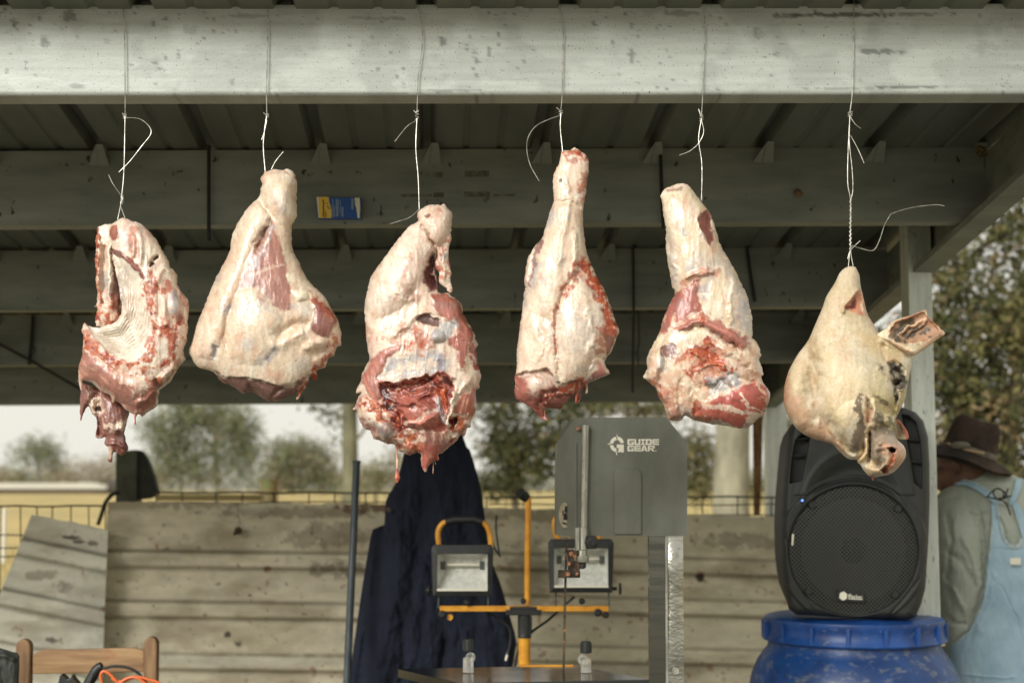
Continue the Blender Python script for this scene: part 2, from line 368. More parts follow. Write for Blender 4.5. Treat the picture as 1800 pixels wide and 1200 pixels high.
    use = keep | ring; idx = -np.ones(X.shape, int); idx[use] = np.arange(use.sum()); n = int(use.sum())
    k = .0004*D
    fr = P(X2[use], Y2[use], D - H[use]*k); bk = P(X2[use], Y2[use], D + HB[use]*k)
    a, b, c, e = idx[:-1, :-1], idx[:-1, 1:], idx[1:, 1:], idx[1:, :-1]
    ok = (a >= 0) & (b >= 0) & (c >= 0) & (e >= 0) & ((keep[:-1, :-1] | keep[:-1, 1:] | keep[1:, 1:] | keep[1:, :-1]))
    q = np.stack([a[ok], e[ok], c[ok], b[ok]], 1)
    # coarser back: every second row and column would tear the rim, so the back reuses the front's grid
    V = np.concatenate([fr, bk]) - np.array(wl(parent)); Q = np.concatenate([q, q[:, ::-1]+n])
    me = bpy.data.meshes.new(name); me.vertices.add(len(V)); me.vertices.foreach_set('co', V.astype(np.float32).ravel())
    me.loops.add(Q.size); me.loops.foreach_set('vertex_index', Q.astype(np.int32).ravel())
    me.polygons.add(len(Q)); me.polygons.foreach_set('loop_start', np.arange(0, Q.size, 4, dtype=np.int32)); me.polygons.foreach_set('loop_total', np.full(len(Q), 4, np.int32))
    me.polygons.foreach_set('use_smooth', np.ones(len(Q), bool)); me.update(calc_edges=True)
    if C is not None:
        at = me.color_attributes.new('Col', 'FLOAT_COLOR', 'POINT'); cc = np.ones((len(V), 4), np.float32); cc[:n, :3] = C[use]; cc[n:, :3] = C[use]
        at.data.foreach_set('color', cc.ravel())
    return link(name, me, mats, parent, False)
M['flesh'] = mat('raw_tissue', (1,1,1,1), (.88,.86,.85,1), (190,190,80), .35, .65, rough=.24, rough2=.42, attr='Col', bump=.0005, bscale=(420,420,200), sss=.15, spec=.5, coat=.25)
M['hide'] = mat('pig_skin', (1,1,1,1), (.9,.88,.85,1), (120,120,120), .35, .65, rough=.42, rough2=.55, attr='Col', bump=.0005, bscale=(500,500,500), sss=.12, spec=.4)
DM = 3.06
# ---------------------------------------------------------------- ground, field, sky is the World
def ground_z(y): return 0 if y < 8 else min(1.0, (y-8)/92)
mb = MB(); ys = [-12, 0, 4, 8, 14, 24, 40, 60, 80, 100, 200, 500, 1200]
xs = [-900, -200, -60, -20, -8, 0, 8, 20, 60, 200, 900]
vs = [(x, y, ground_z(y)) for y in ys for x in xs]; n = len(xs)
mb.add(vs, [(j*n+i, j*n+i+1, (j+1)*n+i+1, (j+1)*n+i) for j in range(len(ys)-1) for i in range(n-1)])
M['field'] = mat('dry_grass_field', S(186,162,104), S(142,132,84), (.25, .4, 1), .35, .7, rough=.95, c3=S(118,116,74), sc3=(2.2, .35, 1), t3=.6, w3=.12, bump=.03, bscale=(8,8,8))
M['dirt'] = mat('trodden_earth', S(122,119,108), S(98,95,85), (3,3,3), rough=.95, bump=.01, bscale=(20,20,20))
tag(mb.build('ground', M['field']), kind='structure')
mb = MB(); mb.add([(-5, -6, .004), (5, -6, .004), (5, 7.6, .004), (-5, 7.6, .004)], [(0,1,2,3)]); tag(mb.build('dirt_floor', M['dirt']), kind='structure')
# dry grass tufts near the fence line, seen through the mesh
mb = MB()
for i in range(9000):
    y = 8.2+18*random.random()**1.6; x = random.uniform(-7, 1)*(y/12); h = random.uniform(.08, .28); a = random.uniform(0, 3.14); z = ground_z(y)
    dx, dy = math.cos(a)*.012, math.sin(a)*.012; lx, ly = random.gauss(0, .06), random.gauss(0, .06)
    mb.add([(x-dx, y-dy, z), (x+dx, y+dy, z), (x+lx, y+ly, z+h)], [(0,1,2)])
M['straw'] = mat('straw', S(186,164,104), S(140,134,84), (.6,.6,.6), rough=.9)
tag(mb.build('dry_grass', M['straw']), 'dry yellow grass standing in the field beyond the mesh fence', 'grass', kind='stuff')

# ---------------------------------------------------------------- open steel shed
def roof_h(D): return CAMZ + 1.0236 - .1*(D-3)
shed = thing('steel_shed', 'open galvanised steel shed with ribbed roof and channel beams overhead', 'shed', (0, 3, 0))
def crect(mb, X0, X1, D, top, h=.203, fl=.064, t=.0035, lip=.018, slope=0):
    # C channel: web towards the viewer, flanges running back, small lips
    def b(a, bb): mb.box(a, bb)
    n0 = len(mb.v)
    b((X0, D, top-h), (X1, D+t, top)); b((X0, D+t+.0005, top-h), (X1, D+fl, top-h+t)); b((X0, D+t+.0005, top-t), (X1, D+fl, top))
    b((X0, D+fl-t, top-h+t+.0004), (X1, D+fl+.0006, top-h+t+lip)); b((X0, D+fl-t, top-t-lip), (X1, D+fl+.0006, top-t-.0004))
    if slope:
        for i in range(n0, len(mb.v)):
            x, y, z = mb.v[i]; mb.v[i] = (x, y, z+slope*x)
# front beam: rounded bottom corner, web grid painted with its stains
D0 = 3.0; top = P(900, 5.5, D0).z; bot = P(900, 167.5, D0).z
ny_, nx_ = 60, 620; XX = np.linspace(-2.2, 2.0, nx_)
prof = [(top, .062), (top, .006), (top-.004, 0)] + [(top-.004-(top-bot-.012)*i/(ny_-1), 0) for i in range(1, ny_)] + [(bot+.004, .0015), (bot+.0015, .004), (bot, .008), (bot, .066), (bot+.018, .067), (bot+.018, .064), (bot+.0035, .063), (bot+.0035, .004)]
pr = np.array(prof); nP = len(pr)
dent = .0012*(fbm(np.repeat(XX*60, nP).reshape(nx_, nP), np.tile(pr[:, 0]*90, (nx_, 1)), np.zeros((nx_, nP)), 10, 3, 70)-.5)
V = np.stack([np.repeat(XX[:, None], nP, 1), D0 + pr[None, :, 1] + dent, pr[None, :, 0] + XX[:, None]*.0014], -1).reshape(-1, 3)
ii = np.arange(nx_-1)[:, None]*nP + np.arange(nP-1)[None]; Q = np.stack([ii, ii+1, ii+nP+1, ii+nP], -1).reshape(-1, 4)
me = bpy.data.meshes.new('front_beam'); me.from_pydata([tuple(v) for v in V - np.array([0, 3, 0])], [], Q.tolist())
px = 900 + V[:, 0]/(.0004*D0); py = np.interp(V[:, 2] - V[:, 0]*.0014, [bot, top], [167.5, 5.5])
c = np.broadcast_to(c3(170, 175, 167), (len(V), 3)).copy(); z0 = np.zeros(len(V))
c = c*(.86+.28*fbm(px*.12, py, z0, 7, 4, 71))[:, None]
c *= (1-.16*ss(.5, .66, fbm(px, py, z0, 60, 5, 72)))[:, None]
for (sx, sy, rx, ry, k) in [(108,26,9,11,.5),(65,73,7,13,.5),(10,40,5,8,.45),(176,72,4,6,.35),(775,74,7,8,.55),(1113,97,5,14,.5),(430,28,40,4,.28),(660,32,50,4,.3),(1480,28,90,4,.5),(1560,27,130,4,.45),(1560,92,44,5,.55),(1390,28,24,5,.5),(1200,24,36,5,.4),(1340,56,8,10,.35),(1600,154,66,2.5,.5),(780,159,60,2.2,.4),(1500,157,70,2,.35),(325,52,14,9,.22),(1742,85,24,12,.2),(125,150,12,5,.4),(400,142,5,5,.4),(600,164,130,1.5,.35)]:
    d2 = ((px-sx)/rx)**2+((py-sy)/ry)**2 + 1.6*(fbm(px, py, z0, 6, 3, 73)-.5)*2
    c *= (1-k*(1-ss(.5, 1.3, d2)))[:, None]
for yy in (24, 45, 86, 119, 141, 152): c *= (1-.07*np.exp(-((py-yy-1.5*np.sin(px*.004))/1.2)**2)*(.4+fbm(px*.2, py, z0, 9, 3, 74)))[:, None]
c *= (1-.5*ss(.72, .79, fbm(px, py*.45, z0, 5, 3, 75))*ss(.4, .6, fbm(px, py, z0, 90, 2, 76)))[:, None]
at = me.color_attributes.new('Col', 'FLOAT_COLOR', 'POINT'); at.data.foreach_set('color', np.c_[c, np.ones(len(c))].astype(np.float32).ravel())
o = link('front_beam', me, M['beam'], shed, True)
try: me.set_sharp_from_angle(angle=math.radians(50))
except Exception: pass
# four purlins further in, rising a touch to the right
XR = 1.306
for k, (D, px_) in enumerate(((3.88, 0), (4.90, 0), (5.91, 0), (6.93, 0))):
    mb = MB(); crect(mb, -4.4, XR-.004, D, roof_h(D)+ (0 if k else .002), h=.207, slope=.0045); mb.build('purlin', M['purlin'], shed)
# rafter: channel open to the left, running back
for sx, nm in ((1, 'rafter'), (-1, 'rafter')):
    mb = MB(); a0, a1 = 2.95, 7.0; x0 = XR if sx > 0 else -4.42
    def seg(xa, xb, za, zb):
        vs = [(x, y, roof_h(y)-.004+z) for y in (a0, a1) for x, z in ((xa, za), (xb, za), (xb, zb), (xa, zb))]
        mb.add(vs, [(0,1,2,3)[::-1], (4,5,6,7)[::-1][::-1], (0,4,5,1)[::-1], (1,5,6,2)[::-1], (2,6,7,3)[::-1], (3,7,4,0)[::-1]])
    seg(x0, x0+.0035*sx, -.212, -.006); seg(x0-.068*sx, x0-.0002*sx, -.2155, -.212); seg(x0-.068*sx, x0-.064*sx, -.2118, -.196)
    mb.build(nm, M['purlin'], shed)
# roof: separate ribbed sheets laid side by side, each 0.915 m with ribs at 0.305 m
def sheet_prof():
    p = []
    for k in range(3):
        b = k*.305; p += [(b+.0, .002), (b+.012, .034), (b+.034, .034), (b+.050, .002), (b+.118, .002), (b+.124, .007), (b+.136, .007), (b+.142, .002), (b+.212, .002), (b+.218, .007), (b+.230, .007), (b+.236, .002)]
    return p + [(.915, .002)]
pr = sheet_prof()
first = None; DY = np.array([2.84, 4.2, 5.7, 7.2])
for k in range(7):
    if first is None:
        vs = [(x-.055*(y-3.88), y-3, roof_h(y)-3*0+z+.003) for y in DY for x, z in pr]; n = len(pr)
        me = bpy.data.meshes.new('roof_sheet'); me.from_pydata(vs, [], [(j*n+i, (j+1)*n+i, (j+1)*n+i+1, j*n+i+1) for j in range(3) for i in range(n-1)])
        o = first = link('roof_sheet', me, M['deck'], shed); s = o.modifiers.new('gauge', 'SOLIDIFY'); s.thickness = .0006; s.offset = 1
    else: o = first.copy(); COL.objects.link(o); o.parent = shed
    o.location = (-.245 - .915*4 + .9125*k - .915, 0, (k % 2)*.0012)
# wedge plates added at each purlin, standing for the lit rib walls
cl = None
for D in (3.88, 4.90, 5.91):
    for k in range(-14, 6):
        X = -.222 + .305*k - .055*(D-3.88)+.012
        if X > XR-.08 or random.random() < .12: continue
        if cl is None:
            mb = MB(); h = .062
            mb.add([(-.016, 0, 0), (.016, 0, 0), (.009, -.05, .047), (-.009, -.05, .047), (-.016, .003, 0), (.016, .003, 0), (.009, -.047, .047), (-.009, -.047, .047)], [(0,1,2,3), (7,6,5,4), (0,4,5,1), (1,5,6,2), (2,6,7,3), (3,7,4,0)])
            mb.add([(-.017, .001, .001), (-.042, .001, .001), (-.010, -.049, .046)], [(0,1,2)])
            me = bpy.data.meshes.new('lit_rib_wedge'); me.from_pydata(mb.v, [], mb.f); cl = link('lit_rib_wedge', me, M['purlin'], shed); o = cl
        else: o = cl.copy(); COL.objects.link(o); o.parent = shed
        o.location = (X, D-3-.0015, roof_h(D)-.04 + .0045*X)
# posts
def post(x0, x1, D, ztop, dep, name='post'):
    mb = MB(); a = P(x0, 700, D).x; b = P(x1, 700, D).x; t = .003; lean = (.012*(1.0))
    for A_, B_ in (((a, D, 0), (b, D+t, ztop)), ((a, D+t+.0004, 0), (a+t, D+dep, ztop)), ((b-t, D+t+.0004, 0), (b, D+dep, ztop)), ((a, D+dep-t, 0), (a+.02, D+dep+.0006, ztop))): mb.box(A_, B_)
    mb.v = [(x + .012*(1.9-z)*.9, y, z) for x, y, z in mb.v]
    return mb.build(name, M['post'], shed)
post(1601, 1641.5, 4.36, roof_h(4.36)-.012, .088); post(1346, 1382, 6.99, roof_h(6.99)-.012, .09); 
post(-460, -420, 4.36, roof_h(4.36)-.012, .088)
# nest of a mud wasp and smudges on the second beam, bracket in the corner
mb = MB(); mb.pbox(1692, 250, 1745, 257, 3.872, .004); mb.pbox(1738, 256, 1744, 330, 3.872, .004); mb.build('corner_plate', M['purlin'], shed)
M['stencil'] = mat('faded_stencil', S(78,80,70), S(112,115,101), (70,70,70), rough=.7)
for x0, y0, x1, y1 in ((762,303,778,312), (817,300,860,311), (762,338,780,347), (816,337,861,346), (705,341,760,346), (868,341,905,345)):
    mb = MB(); mb.pbox(x0, y0, x1, y1, 3.8785, .001); mb.build('stencil_mark', M['stencil'], shed)
def blob(name, label, cat, x, y, D, r, m, sq=.5, seed=0):
    c = P(x, y, D); mb = MB(); n = 10
    rr = np.random.default_rng(seed); prof = []
    for j in range(7):
        a = math.pi*j/6; prof.append((max(.0004, r*math.sin(a)), -r*math.cos(a)*sq))
    mb.lathe(prof, c, n, axis='Y'); mb.v = [tuple(Vector(v) + Vector(rr.normal(0, r*.14, 3))) for v in mb.v]
    return tag(mb.build(name, m, None, True), label, cat)
M['mud'] = mat('dried_mud', S(128,108,76), S(84,72,52), (90,90,90), rough=.95)
blob('wasp_nest', 'small tan mud wasp nest stuck in the upper right corner of a roof beam', 'wasp nest', 1725, 266, 3.868, .016, M['mud'], .8, 1)
blob('wasp_nest', 'dark crumbling mud wasp nest on a roof beam right of the fifth wire', 'wasp nest', 1403, 339, 3.872, .011, M['mud'], .6, 2)
# dark rods and straps hung from the purlins
def rod(label, pts, r, D, cat='rod', name='hanging_rod', m='rod'):
    mb = MB(); mb.tube([P(x, y, D) for x, y in pts], r, 8); return tag(mb.build(name, M[m], None, True), label, cat)
rod('black iron rod hung down the front of a beam above the first two cuts', [(367, 256), (367, 392), (367.5, 424)], .0052, 3.862)
rod('black iron rod behind the knuckle of the fifth cut', [(1160, 247), (1163, 330), (1166, 402)], .0052, 3.862)
rod('slanted black rod on the beam left of the rusty strip', [(1311, 423), (1319, 480), (1327, 530)], .0058, 4.885)
rod('thin dark rod reaching down between the fourth and fifth cuts', [(1113, 428), (1114, 540), (1112, 690)], .0045, 4.885)
rod('thin hooked dark wire beside the long leg', [(1119, 545), (1122, 552), (1124, 600), (1121, 612), (1122, 643)], .003, 5.88, 'wire', 'hooked_wire', 'darkwire')
rod('black rod on the third beam at the far left', [(58, 553), (55, 600), (51, 641)], .0075, 5.895)
rod('black cable slanting down behind the rib cage', [(-20, 596), (0, 605), (60, 637), (140, 683), (200, 712)], .006, 5.86, 'cable', 'slack_cable')
# steel ends of the six hanging wires loop over the beam; each wire with its tails
def hang(label, parts, grp='steel wires looped over the front beam'):
    t = thing('hanging_wire', label, 'wire', P(parts[0][0][0], 10, 2.99), grp)
    for k, pts in enumerate(parts):
        q = []
        for x, y in pts:
            D = 2.9935 if y < 168 else (2.9935 + min(1, (y-168)/150)*(DM-.075-2.9935)) 
            q.append(P(x, y, D))
        if k == 0: 
            a = q[0]; q = [Vector((a.x, 3.08, a.z+.012)), Vector((a.x, 3.02, a.z+.018)), Vector((a.x, 2.998, a.z+.014))] + q
        mb = MB(); mb.tube(cr(q, 5), .00105 if k < 2 else .0009, 6); mb.build('strand' if k < 2 else 'loose_end', M['wire'], t, True)
    # the twist
    return t
def twist(x, y0, y1, r=3, n=4):
    return [(x + r*math.sin(i*math.pi/2+.6), y0+(y1-y0)*i/(n*4)) for i in range(n*4+1)]
hang('wire holding the rib cage, one long tail bowed out to the right', [[(216, 5), (219, 60), (219.5, 110), (220, 166), (220, 205)], [(220, 205), (218, 300), (214, 345), (212, 362), (207, 386)], [(212, 362), (220, 384)], [(221, 207), (245, 209), (262, 222), (265, 236), (250, 256), (228, 284), (209, 303)], [(191, 307), (198, 322), (211, 341), (216, 348), (212, 356)], twist(219.5, 199, 209), [(215, 199), (219, 205)], twist(214.5, 344, 358, 2.5, 3)])
hang('wire holding the broad pale leg, plain and short', [[(471, 5), (471, 60), (469.5, 120), (468.5, 166), (469, 202)], [(469, 204), (465, 230), (463, 260), (466.5, 303)], [(477, 298), (485, 283), (498, 267)], [(463, 198), (470, 204)], twist(469.5, 200, 208, 3, 2), [(469, 212), (464, 235), (460, 246)]])
hang('wire holding the gory shoulder with a curl of tail on the left above it', [[(732, 5), (740, 30), (743, 70), (740, 100), (735, 135), (734, 166), (733, 196)], [(733, 208), (731, 260), (735, 310), (737, 368)], [(737, 368), (720, 382), (700, 389), (684, 394)], [(732, 212), (717, 221), (704, 236), (694, 249)], twist(733, 194, 212, 3, 3), [(727, 194), (732, 200)]])
hang('wire holding the long sawn leg, its tail curved far out to the left', [[(982, 5), (988, 30), (990.5, 60), (989, 100), (988, 166), (986, 194)], [(986, 199), (985, 225), (989, 266)], [(985, 203), (965, 210), (943, 221), (929, 240), (926, 262), (932, 290), (948, 319)], twist(986, 194, 202, 3.5, 2), [(978, 189), (986, 196)]])
hang('wire holding the shoulder cut with the bright blood patch', [[(1230, 4), (1238, 20), (1239.5, 60), (1236.5, 110), (1235.5, 160), (1233, 206)], [(1233, 208), (1228, 245), (1233, 280), (1234, 310), (1233, 352)], [(1233, 212), (1237, 232), (1228, 252), (1212, 266), (1194, 273)], twist(1233, 202, 214, 3, 3), [(1228, 192), (1232, 204)], twist(1233, 346, 356, 2, 2)])
hang('doubled twisted wire holding the pig head, its long tail kinked to the right', [[(1501, 3), (1500.5, 50), (1500, 110), (1498, 166), (1494, 198)], [(1494, 203), (1491, 260), (1490, 320), (1495, 352), (1495, 400), (1495, 440), (1500, 470)], [(1494, 203), (1493, 250), (1498, 300), (1499, 335), (1495, 352)], [(1495, 206), (1503, 218), (1513, 226)], [(1495, 238), (1508, 262), (1519, 287)], twist(1494.5, 196, 206, 4, 3), twist(1495, 350, 440, 1.8, 12), [(1490, 455), (1495, 440), (1512, 423)], [(1497, 431), (1515, 437), (1535, 440), (1546, 422), (1555, 395), (1566, 376)], [(1566, 376), (1590, 368), (1615, 363), (1645, 360), (1660, 362)], [(1491, 470), (1494, 440)]])
# card box on the second beam's flange
bx = thing('card_box', 'small blue and yellow card box standing on a beam ledge', 'box', P(596, 383, 3.866))
DB = 3.852
mb = MB(); mb.pbox(558, 347, 634, 383.4, DB, .022); mb.build('carton', M['boxblue'], bx, bevel=.001)
mb = MB(); mb.prism(Z(540,330,15,'300,245 565,245 580,380 615,480 640,600 640,798 330,798'), DB-.0006, .0005); mb.build('label_panel', M['boxyellow'], bx)
mb = MB(); mb.prism(Z(540,330,15,'245,240 298,245 325,798 300,798'), DB-.0007, .0005); mb.build('label_edge', M['boxpale'], bx); mb = MB(); mb.prism(Z(540,330,15,'1250,265 1380,265 1395,500 1385,798 1330,798 1300,560 1262,430'), DB-.0007, .0005); mb.build('label_edge', M['boxpale'], bx)
mb = MB(); wv = Z(540,330,15,'415,320 440,420 420,520 440,620 420,700 440,780'); mb.tube([P(x, y, DB-.0012) for x, y in wv], .0016, 4); mb.tube([P(x, y, DB-.0012) for x, y in Z(540,330,15,'480,640 500,720 485,790')], .0014, 4)
for x0, y0, x1, y1 in ((505,390,540,440), (525,470,560,520), (560,520,600,570), (1275,340,1300,390)): mb.prism(Z(540,330,15,f'{x0},{y0} {x1},{y0+20} {x1-8},{y1} {x0+8},{y1-10}'), DB-.0012, .0005)
mb.build('lettering', M['print'], bx)['kind'] = 'stuff'
mb = MB()
for x0, y0, x1, y1 in ((662,300,684,790), (700,470,725,790), (755,300,790,770), (800,320,826,770), (862,330,880,700), (905,510,950,780), (1165,290,1215,585)):
    yy = y0
    while yy < y1-12: mb.prism(Z(540,330,15,f'{x0},{yy} {x1},{yy} {x1},{yy+13} {x0},{yy+13}'), DB-.0009, .0004); yy += 22
M['paleprint'] = mat('pale_print', S(170,186,190), rough=.7); mb.build('small_print', M['paleprint'], bx)['kind'] = 'stuff'
# ---------------------------------------------------------------- ribbed old sheets that make the low wall
def ribbed(name, label, cat, quad, D, ribs, seed, base, W=1, group=None, nu=260, nv=240, wear=()):
    (ax, ay), (bx_, by), (cx, cy), (dx, dy) = quad      # top-left, top-right, bottom-right, bottom-left
    U, V = np.meshgrid(np.linspace(0, 1, nu), np.linspace(0, 1, nv))
    X = (ax*(1-U)+bx_*U)*(1-V)+(dx*(1-U)+cx*U)*V; Y = (ay*(1-U)+by*U)*(1-V)+(dy*(1-U)+cy*U)*V
    s0 = np.full(X.shape, seed*17.0); sc_ = abs(dy-ay)
    e = 2.5*(fbm(X, Y, s0, 18, 4, 80)-.5)*2; Y = Y + e*((V < .004)*1.0); X = X + 2*(fbm(X, Y, s0, 20, 3, 81)-.5)*((U < .004)|(U > .996))
    py = V*sc_; h = np.zeros(X.shape); dirt = np.zeros(X.shape)
    for y0 in ribs:     # major rib: slope up 7 px, flat 20, slope down 8
        k = ss(y0, y0+7, py)*(1-ss(y0+26, y0+34, py)); h = h + k*12
        dirt += .6*np.exp(-((py-y0-1)/3.2)**2)*(.55+.9*fbm(X*.15, Y, s0, 14, 3, 82)) + .5*np.exp(-((py-y0-33)/4.5)**2)*(.3+fbm(X*.2, Y, s0, 12, 3, 83))  # dirt along each rib's top edge, painted shade along its lower edge
    h = h + 1.6*(fbm(X*.3, Y*.3, s0, 30, 3, 84)-.5)*2
    c = np.broadcast_to(c3(*base), X.shape+(3,)).copy()
    c = c*(.74+.52*fbm(X*.35, Y, s0, 26, 5, 85))[..., None]
    c = mixa(c, c3(132, 114, 80), ss(.48, .72, fbm(X*.4, Y, s0, 40, 5, 86))*.5)
    c = mixa(c, c3(196, 192, 170), ss(.60, .72, fbm(X, Y, s0, 22, 5, 87))*.5)
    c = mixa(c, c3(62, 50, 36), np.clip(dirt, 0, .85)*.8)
    c = mixa(c, c3(60, 48, 36), ss(.77, .82, fbm(X, Y, s0, 9, 3, 88))*.8)
    c = mixa(c, c3(140, 84, 56), ss(.70, .76, fbm(X, Y, s0, 12, 4, 89))*.6)
    for (sx, sy, rx, ry, col, k) in wear:
        d2 = ((X-sx)/rx)**2+((Y-sy)/ry)**2+1.8*(fbm(X, Y, s0, 10, 4, 90)-.5)*2; c = mixa(c, c3(*col), (1-ss(.4, 1.4, d2))*k)
    kk = .0004*D; pts = P(X.ravel(), Y.ravel(), D-h.ravel()*kk); n = len(pts)
    bk = pts + np.array([0, .0012, 0]); idx = np.arange(n).reshape(X.shape)
    q = np.stack([idx[:-1, :-1], idx[1:, :-1], idx[1:, 1:], idx[:-1, 1:]], -1).reshape(-1, 4)
    me = bpy.data.meshes.new(name); me.from_pydata(pts.tolist(), [], q.tolist())
    at = me.color_attributes.new('Col', 'FLOAT_COLOR', 'POINT'); at.data.foreach_set('color', np.c_[np.clip(c.reshape(-1, 3), 0, .8), np.ones(n)].astype(np.float32).ravel())
    o = link(name, me, M['sheet'], None, True); s = o.modifiers.new('gauge', 'SOLIDIFY'); s.thickness = .0012; s.offset = -1
    return tag(o, label, cat, group)
M['sheet'] = mat('weathered_sheet', (1,1,1,1), (.84,.83,.80,1), (12,12,30), .35, .65, rough=.65, metal=.05, attr='Col', bump=.0012, bscale=(30,30,30))
ribbed('ribbed_sheet', 'long weathered ribbed metal sheet of the low wall, left of the navy coat', 'metal sheet', [(190, 881), (706, 886), (700, 1395), (160, 1385)], 6.0, [84, 172, 263, 350, 440], 1, (218,210,184),
       wear=[(660,890,60,14,(110,78,52),.8),(530,900,160,10,(96,74,50),.5),(350,885,90,10,(120,104,76),.5),(570,940,70,22,(104,88,66),.5),(600,1000,60,16,(88,74,60),.6),(440,895,30,8,(200,196,176),.6),(240,1100,30,20,(214,208,182),.6),(480,1120,90,26,(190,182,152),.5),(420,1130,8,5,(60,46,34),.9),(400,1115,6,5,(60,46,34),.9),(470,1000,7,5,(110,60,40),.8),(480,1012,12,10,(196,186,160),.7),(420,1160,180,10,(206,202,184),.7)])
ribbed('ribbed_sheet', 'weathered ribbed metal sheet of the low wall between the work light and the loudspeaker', 'metal sheet', [(690, 886), (1480, 912), (1480, 1400), (690, 1392)], 6.03, [78, 152, 240, 330, 420], 2, (214,206,178),
       wear=[(1230,1015,6,7,(40,34,28),.95),(1100,990,70,18,(188,180,150),.4),(1260,1045,70,16,(178,170,142),.4),(1090,1180,60,16,(188,186,170),.5),(930,1010,40,60,(112,104,82),.5),(1300,950,80,14,(96,86,64),.45),(960,905,100,12,(110,96,70),.5)])
ribbed('ribbed_sheet', 'pale ribbed metal sheet tilted and leaning on the fence at the far left', 'metal sheet', [(56, 903), (190, 931), (172, 1398), (-120, 1340)], 5.9, [40, 128, 215, 305, 392], 3, (214,212,194), nu=200,
       wear=[(125,943,14,4,(50,44,38),.9),(140,952,10,3,(50,44,38),.8),(165,954,12,4,(74,64,50),.7),(95,1125,14,5,(60,50,38),.8),(110,1030,16,10,(96,80,58),.6),(150,1080,40,60,(186,186,172),.5),(70,1010,30,8,(104,88,62),.5)])
# ---------------------------------------------------------------- wire mesh fence behind
def fence(label, x0, x1, ytop, D, nv, rows, lean=0, grp=None):
    t = thing('wire_mesh_fence', label, 'fence', P((x0+x1)/2, ytop, D))
    for y in rows:
        mb = MB(); mb.tube(cr([P(x0+(x1-x0)*i/8, y+random.uniform(-1.2, 1.2), D+random.uniform(-.01, .01)) for i in range(9)], 3), .0042 if y == rows[0] else .0028, 6); mb.build('horizontal_wire', M['darkwire'], t, True)
    for i in range(nv):
        x = x0+(x1-x0)*(i+random.uniform(-.1, .1))/max(1, nv-1); b = random.uniform(-5, 5)
        mb = MB(); p = cr([P(x, ytop-1, D+.005), P(x+b*.5, ytop+120, D+.006), P(x+b, ytop+300, D+.005), P(x+b, 1400, D+.005)], 4); mb.tube(p, .0030, 6); mb.build('vertical_wire', M['darkwire'], t, True)
    return t
fence('dark wire mesh fence seen at the far left above the tilted sheet', -60, 188, 889, 6.25, 9, [889, 940, 962, 977, 1036, 1070, 1110])
fence('dark wire mesh fence running behind the sheets to the right of the saw', 860, 1420, 873, 6.3, 10, [873, 886, 905, 960, 1010])
fence('thin wire mesh fence over the long sheet, between the grey post and the coat', 270, 700, 866, 6.28, 9, [866, 882, 940])
mb = MB(); mb.tube(cr([P(172, 922, 6.2), P(178, 905, 6.2), P(186, 882, 6.2), P(199, 868, 6.2), P(212, 866, 6.2)], 6), .009, 8); tag(mb.build('hose', M['rubber'], None, True), 'short black hose bent up beside the grey post', 'hose')
mb = MB(); mb.tube([P(417, 884, 5.97), P(419, 905, 5.97), P(422, 922, 5.96)], .0014, 5); mb.lathe([(.001, -.02), (.014, -.012), (.016, .006), (.003, .014)], P(419, 931, 5.96), 8); mb.lathe([(.001, -.012), (.008, -.006), (.002, .008)], P(413, 936, 5.96), 8)
tag(mb.build('dangling_hook', M['rust'], None, True), 'small wire with a rusty clip dangling on the long wall sheet', 'hook')
M['plank'] = mat('pale_plank', S(206,192,142), S(180,166,120), (3,20,20), rough=.8)
mb = MB(); mb.pbox(274, 869, 459, 879.5, 6.4, .09); tag(mb.build('timber_rail', M['plank'], None, bevel=.003), 'pale yellow timber rail lying along the wall top beside the grey post', 'timber rail')
# grey post with hooded rubber flap at the left
t = thing('metal_post', 'dark grey square metal post with a black rubber flap, behind the wall at the left', 'post', P(232, 1300, 6.5))
mb = MB(); mb.prism([(203, 793), (240, 790), (240, 1400), (203, 1400)], 6.45, .1); mb.build('square_tube', mat('dull_grey_green', S(92,96,84), S(70,74,64), (16,16,6), rough=.7), t, bevel=.004)
mb = MB(); mb.prism([(241, 790), (252, 796), (262, 815), (271, 840), (278, 868), (262, 876), (241, 878)], 6.47, .05); mb.build('rubber_flap', M['tarp'], t, bevel=.006)
# rusty strip and blue-grey leaning pipe
mb = MB(); mb.prism([(1322, 538), (1344, 538), (1342, 700), (1340, 800), (1336, 905), (1326, 905), (1324, 760)], 6.9, .02)
tag(mb.build('rusty_strip', mat('pitted_rust', S(124,92,52), S(96,66,36), (30,30,12), rough=.85, c3=S(50,36,24), sc3=(70,70,50), t3=.56, w3=.05, bump=.002), None), 'long rusty brown pitted steel strip standing left of the rear post', 'steel strip')
mb = MB(); mb.tube([P(609, 1300, 4.75), P(610, 1195, 4.75), P(627, 813, 4.9)], [.0128]*3, 16); mb.lathe([(.0128, 0), (.0145, .0), (.0145, .01), (.0128, .01)], P(627, 814, 4.9), 16)
tag(mb.build('steel_pipe', mat('blue_grey_steel', S(74,82,84), S(54,62,66), (60,60,8), rough=.5, metal=.3, c3=S(140,140,132), sc3=(200,200,100), t3=.7), None, True), 'slim blue grey steel pipe leaning upright left of the navy coat', 'pipe')
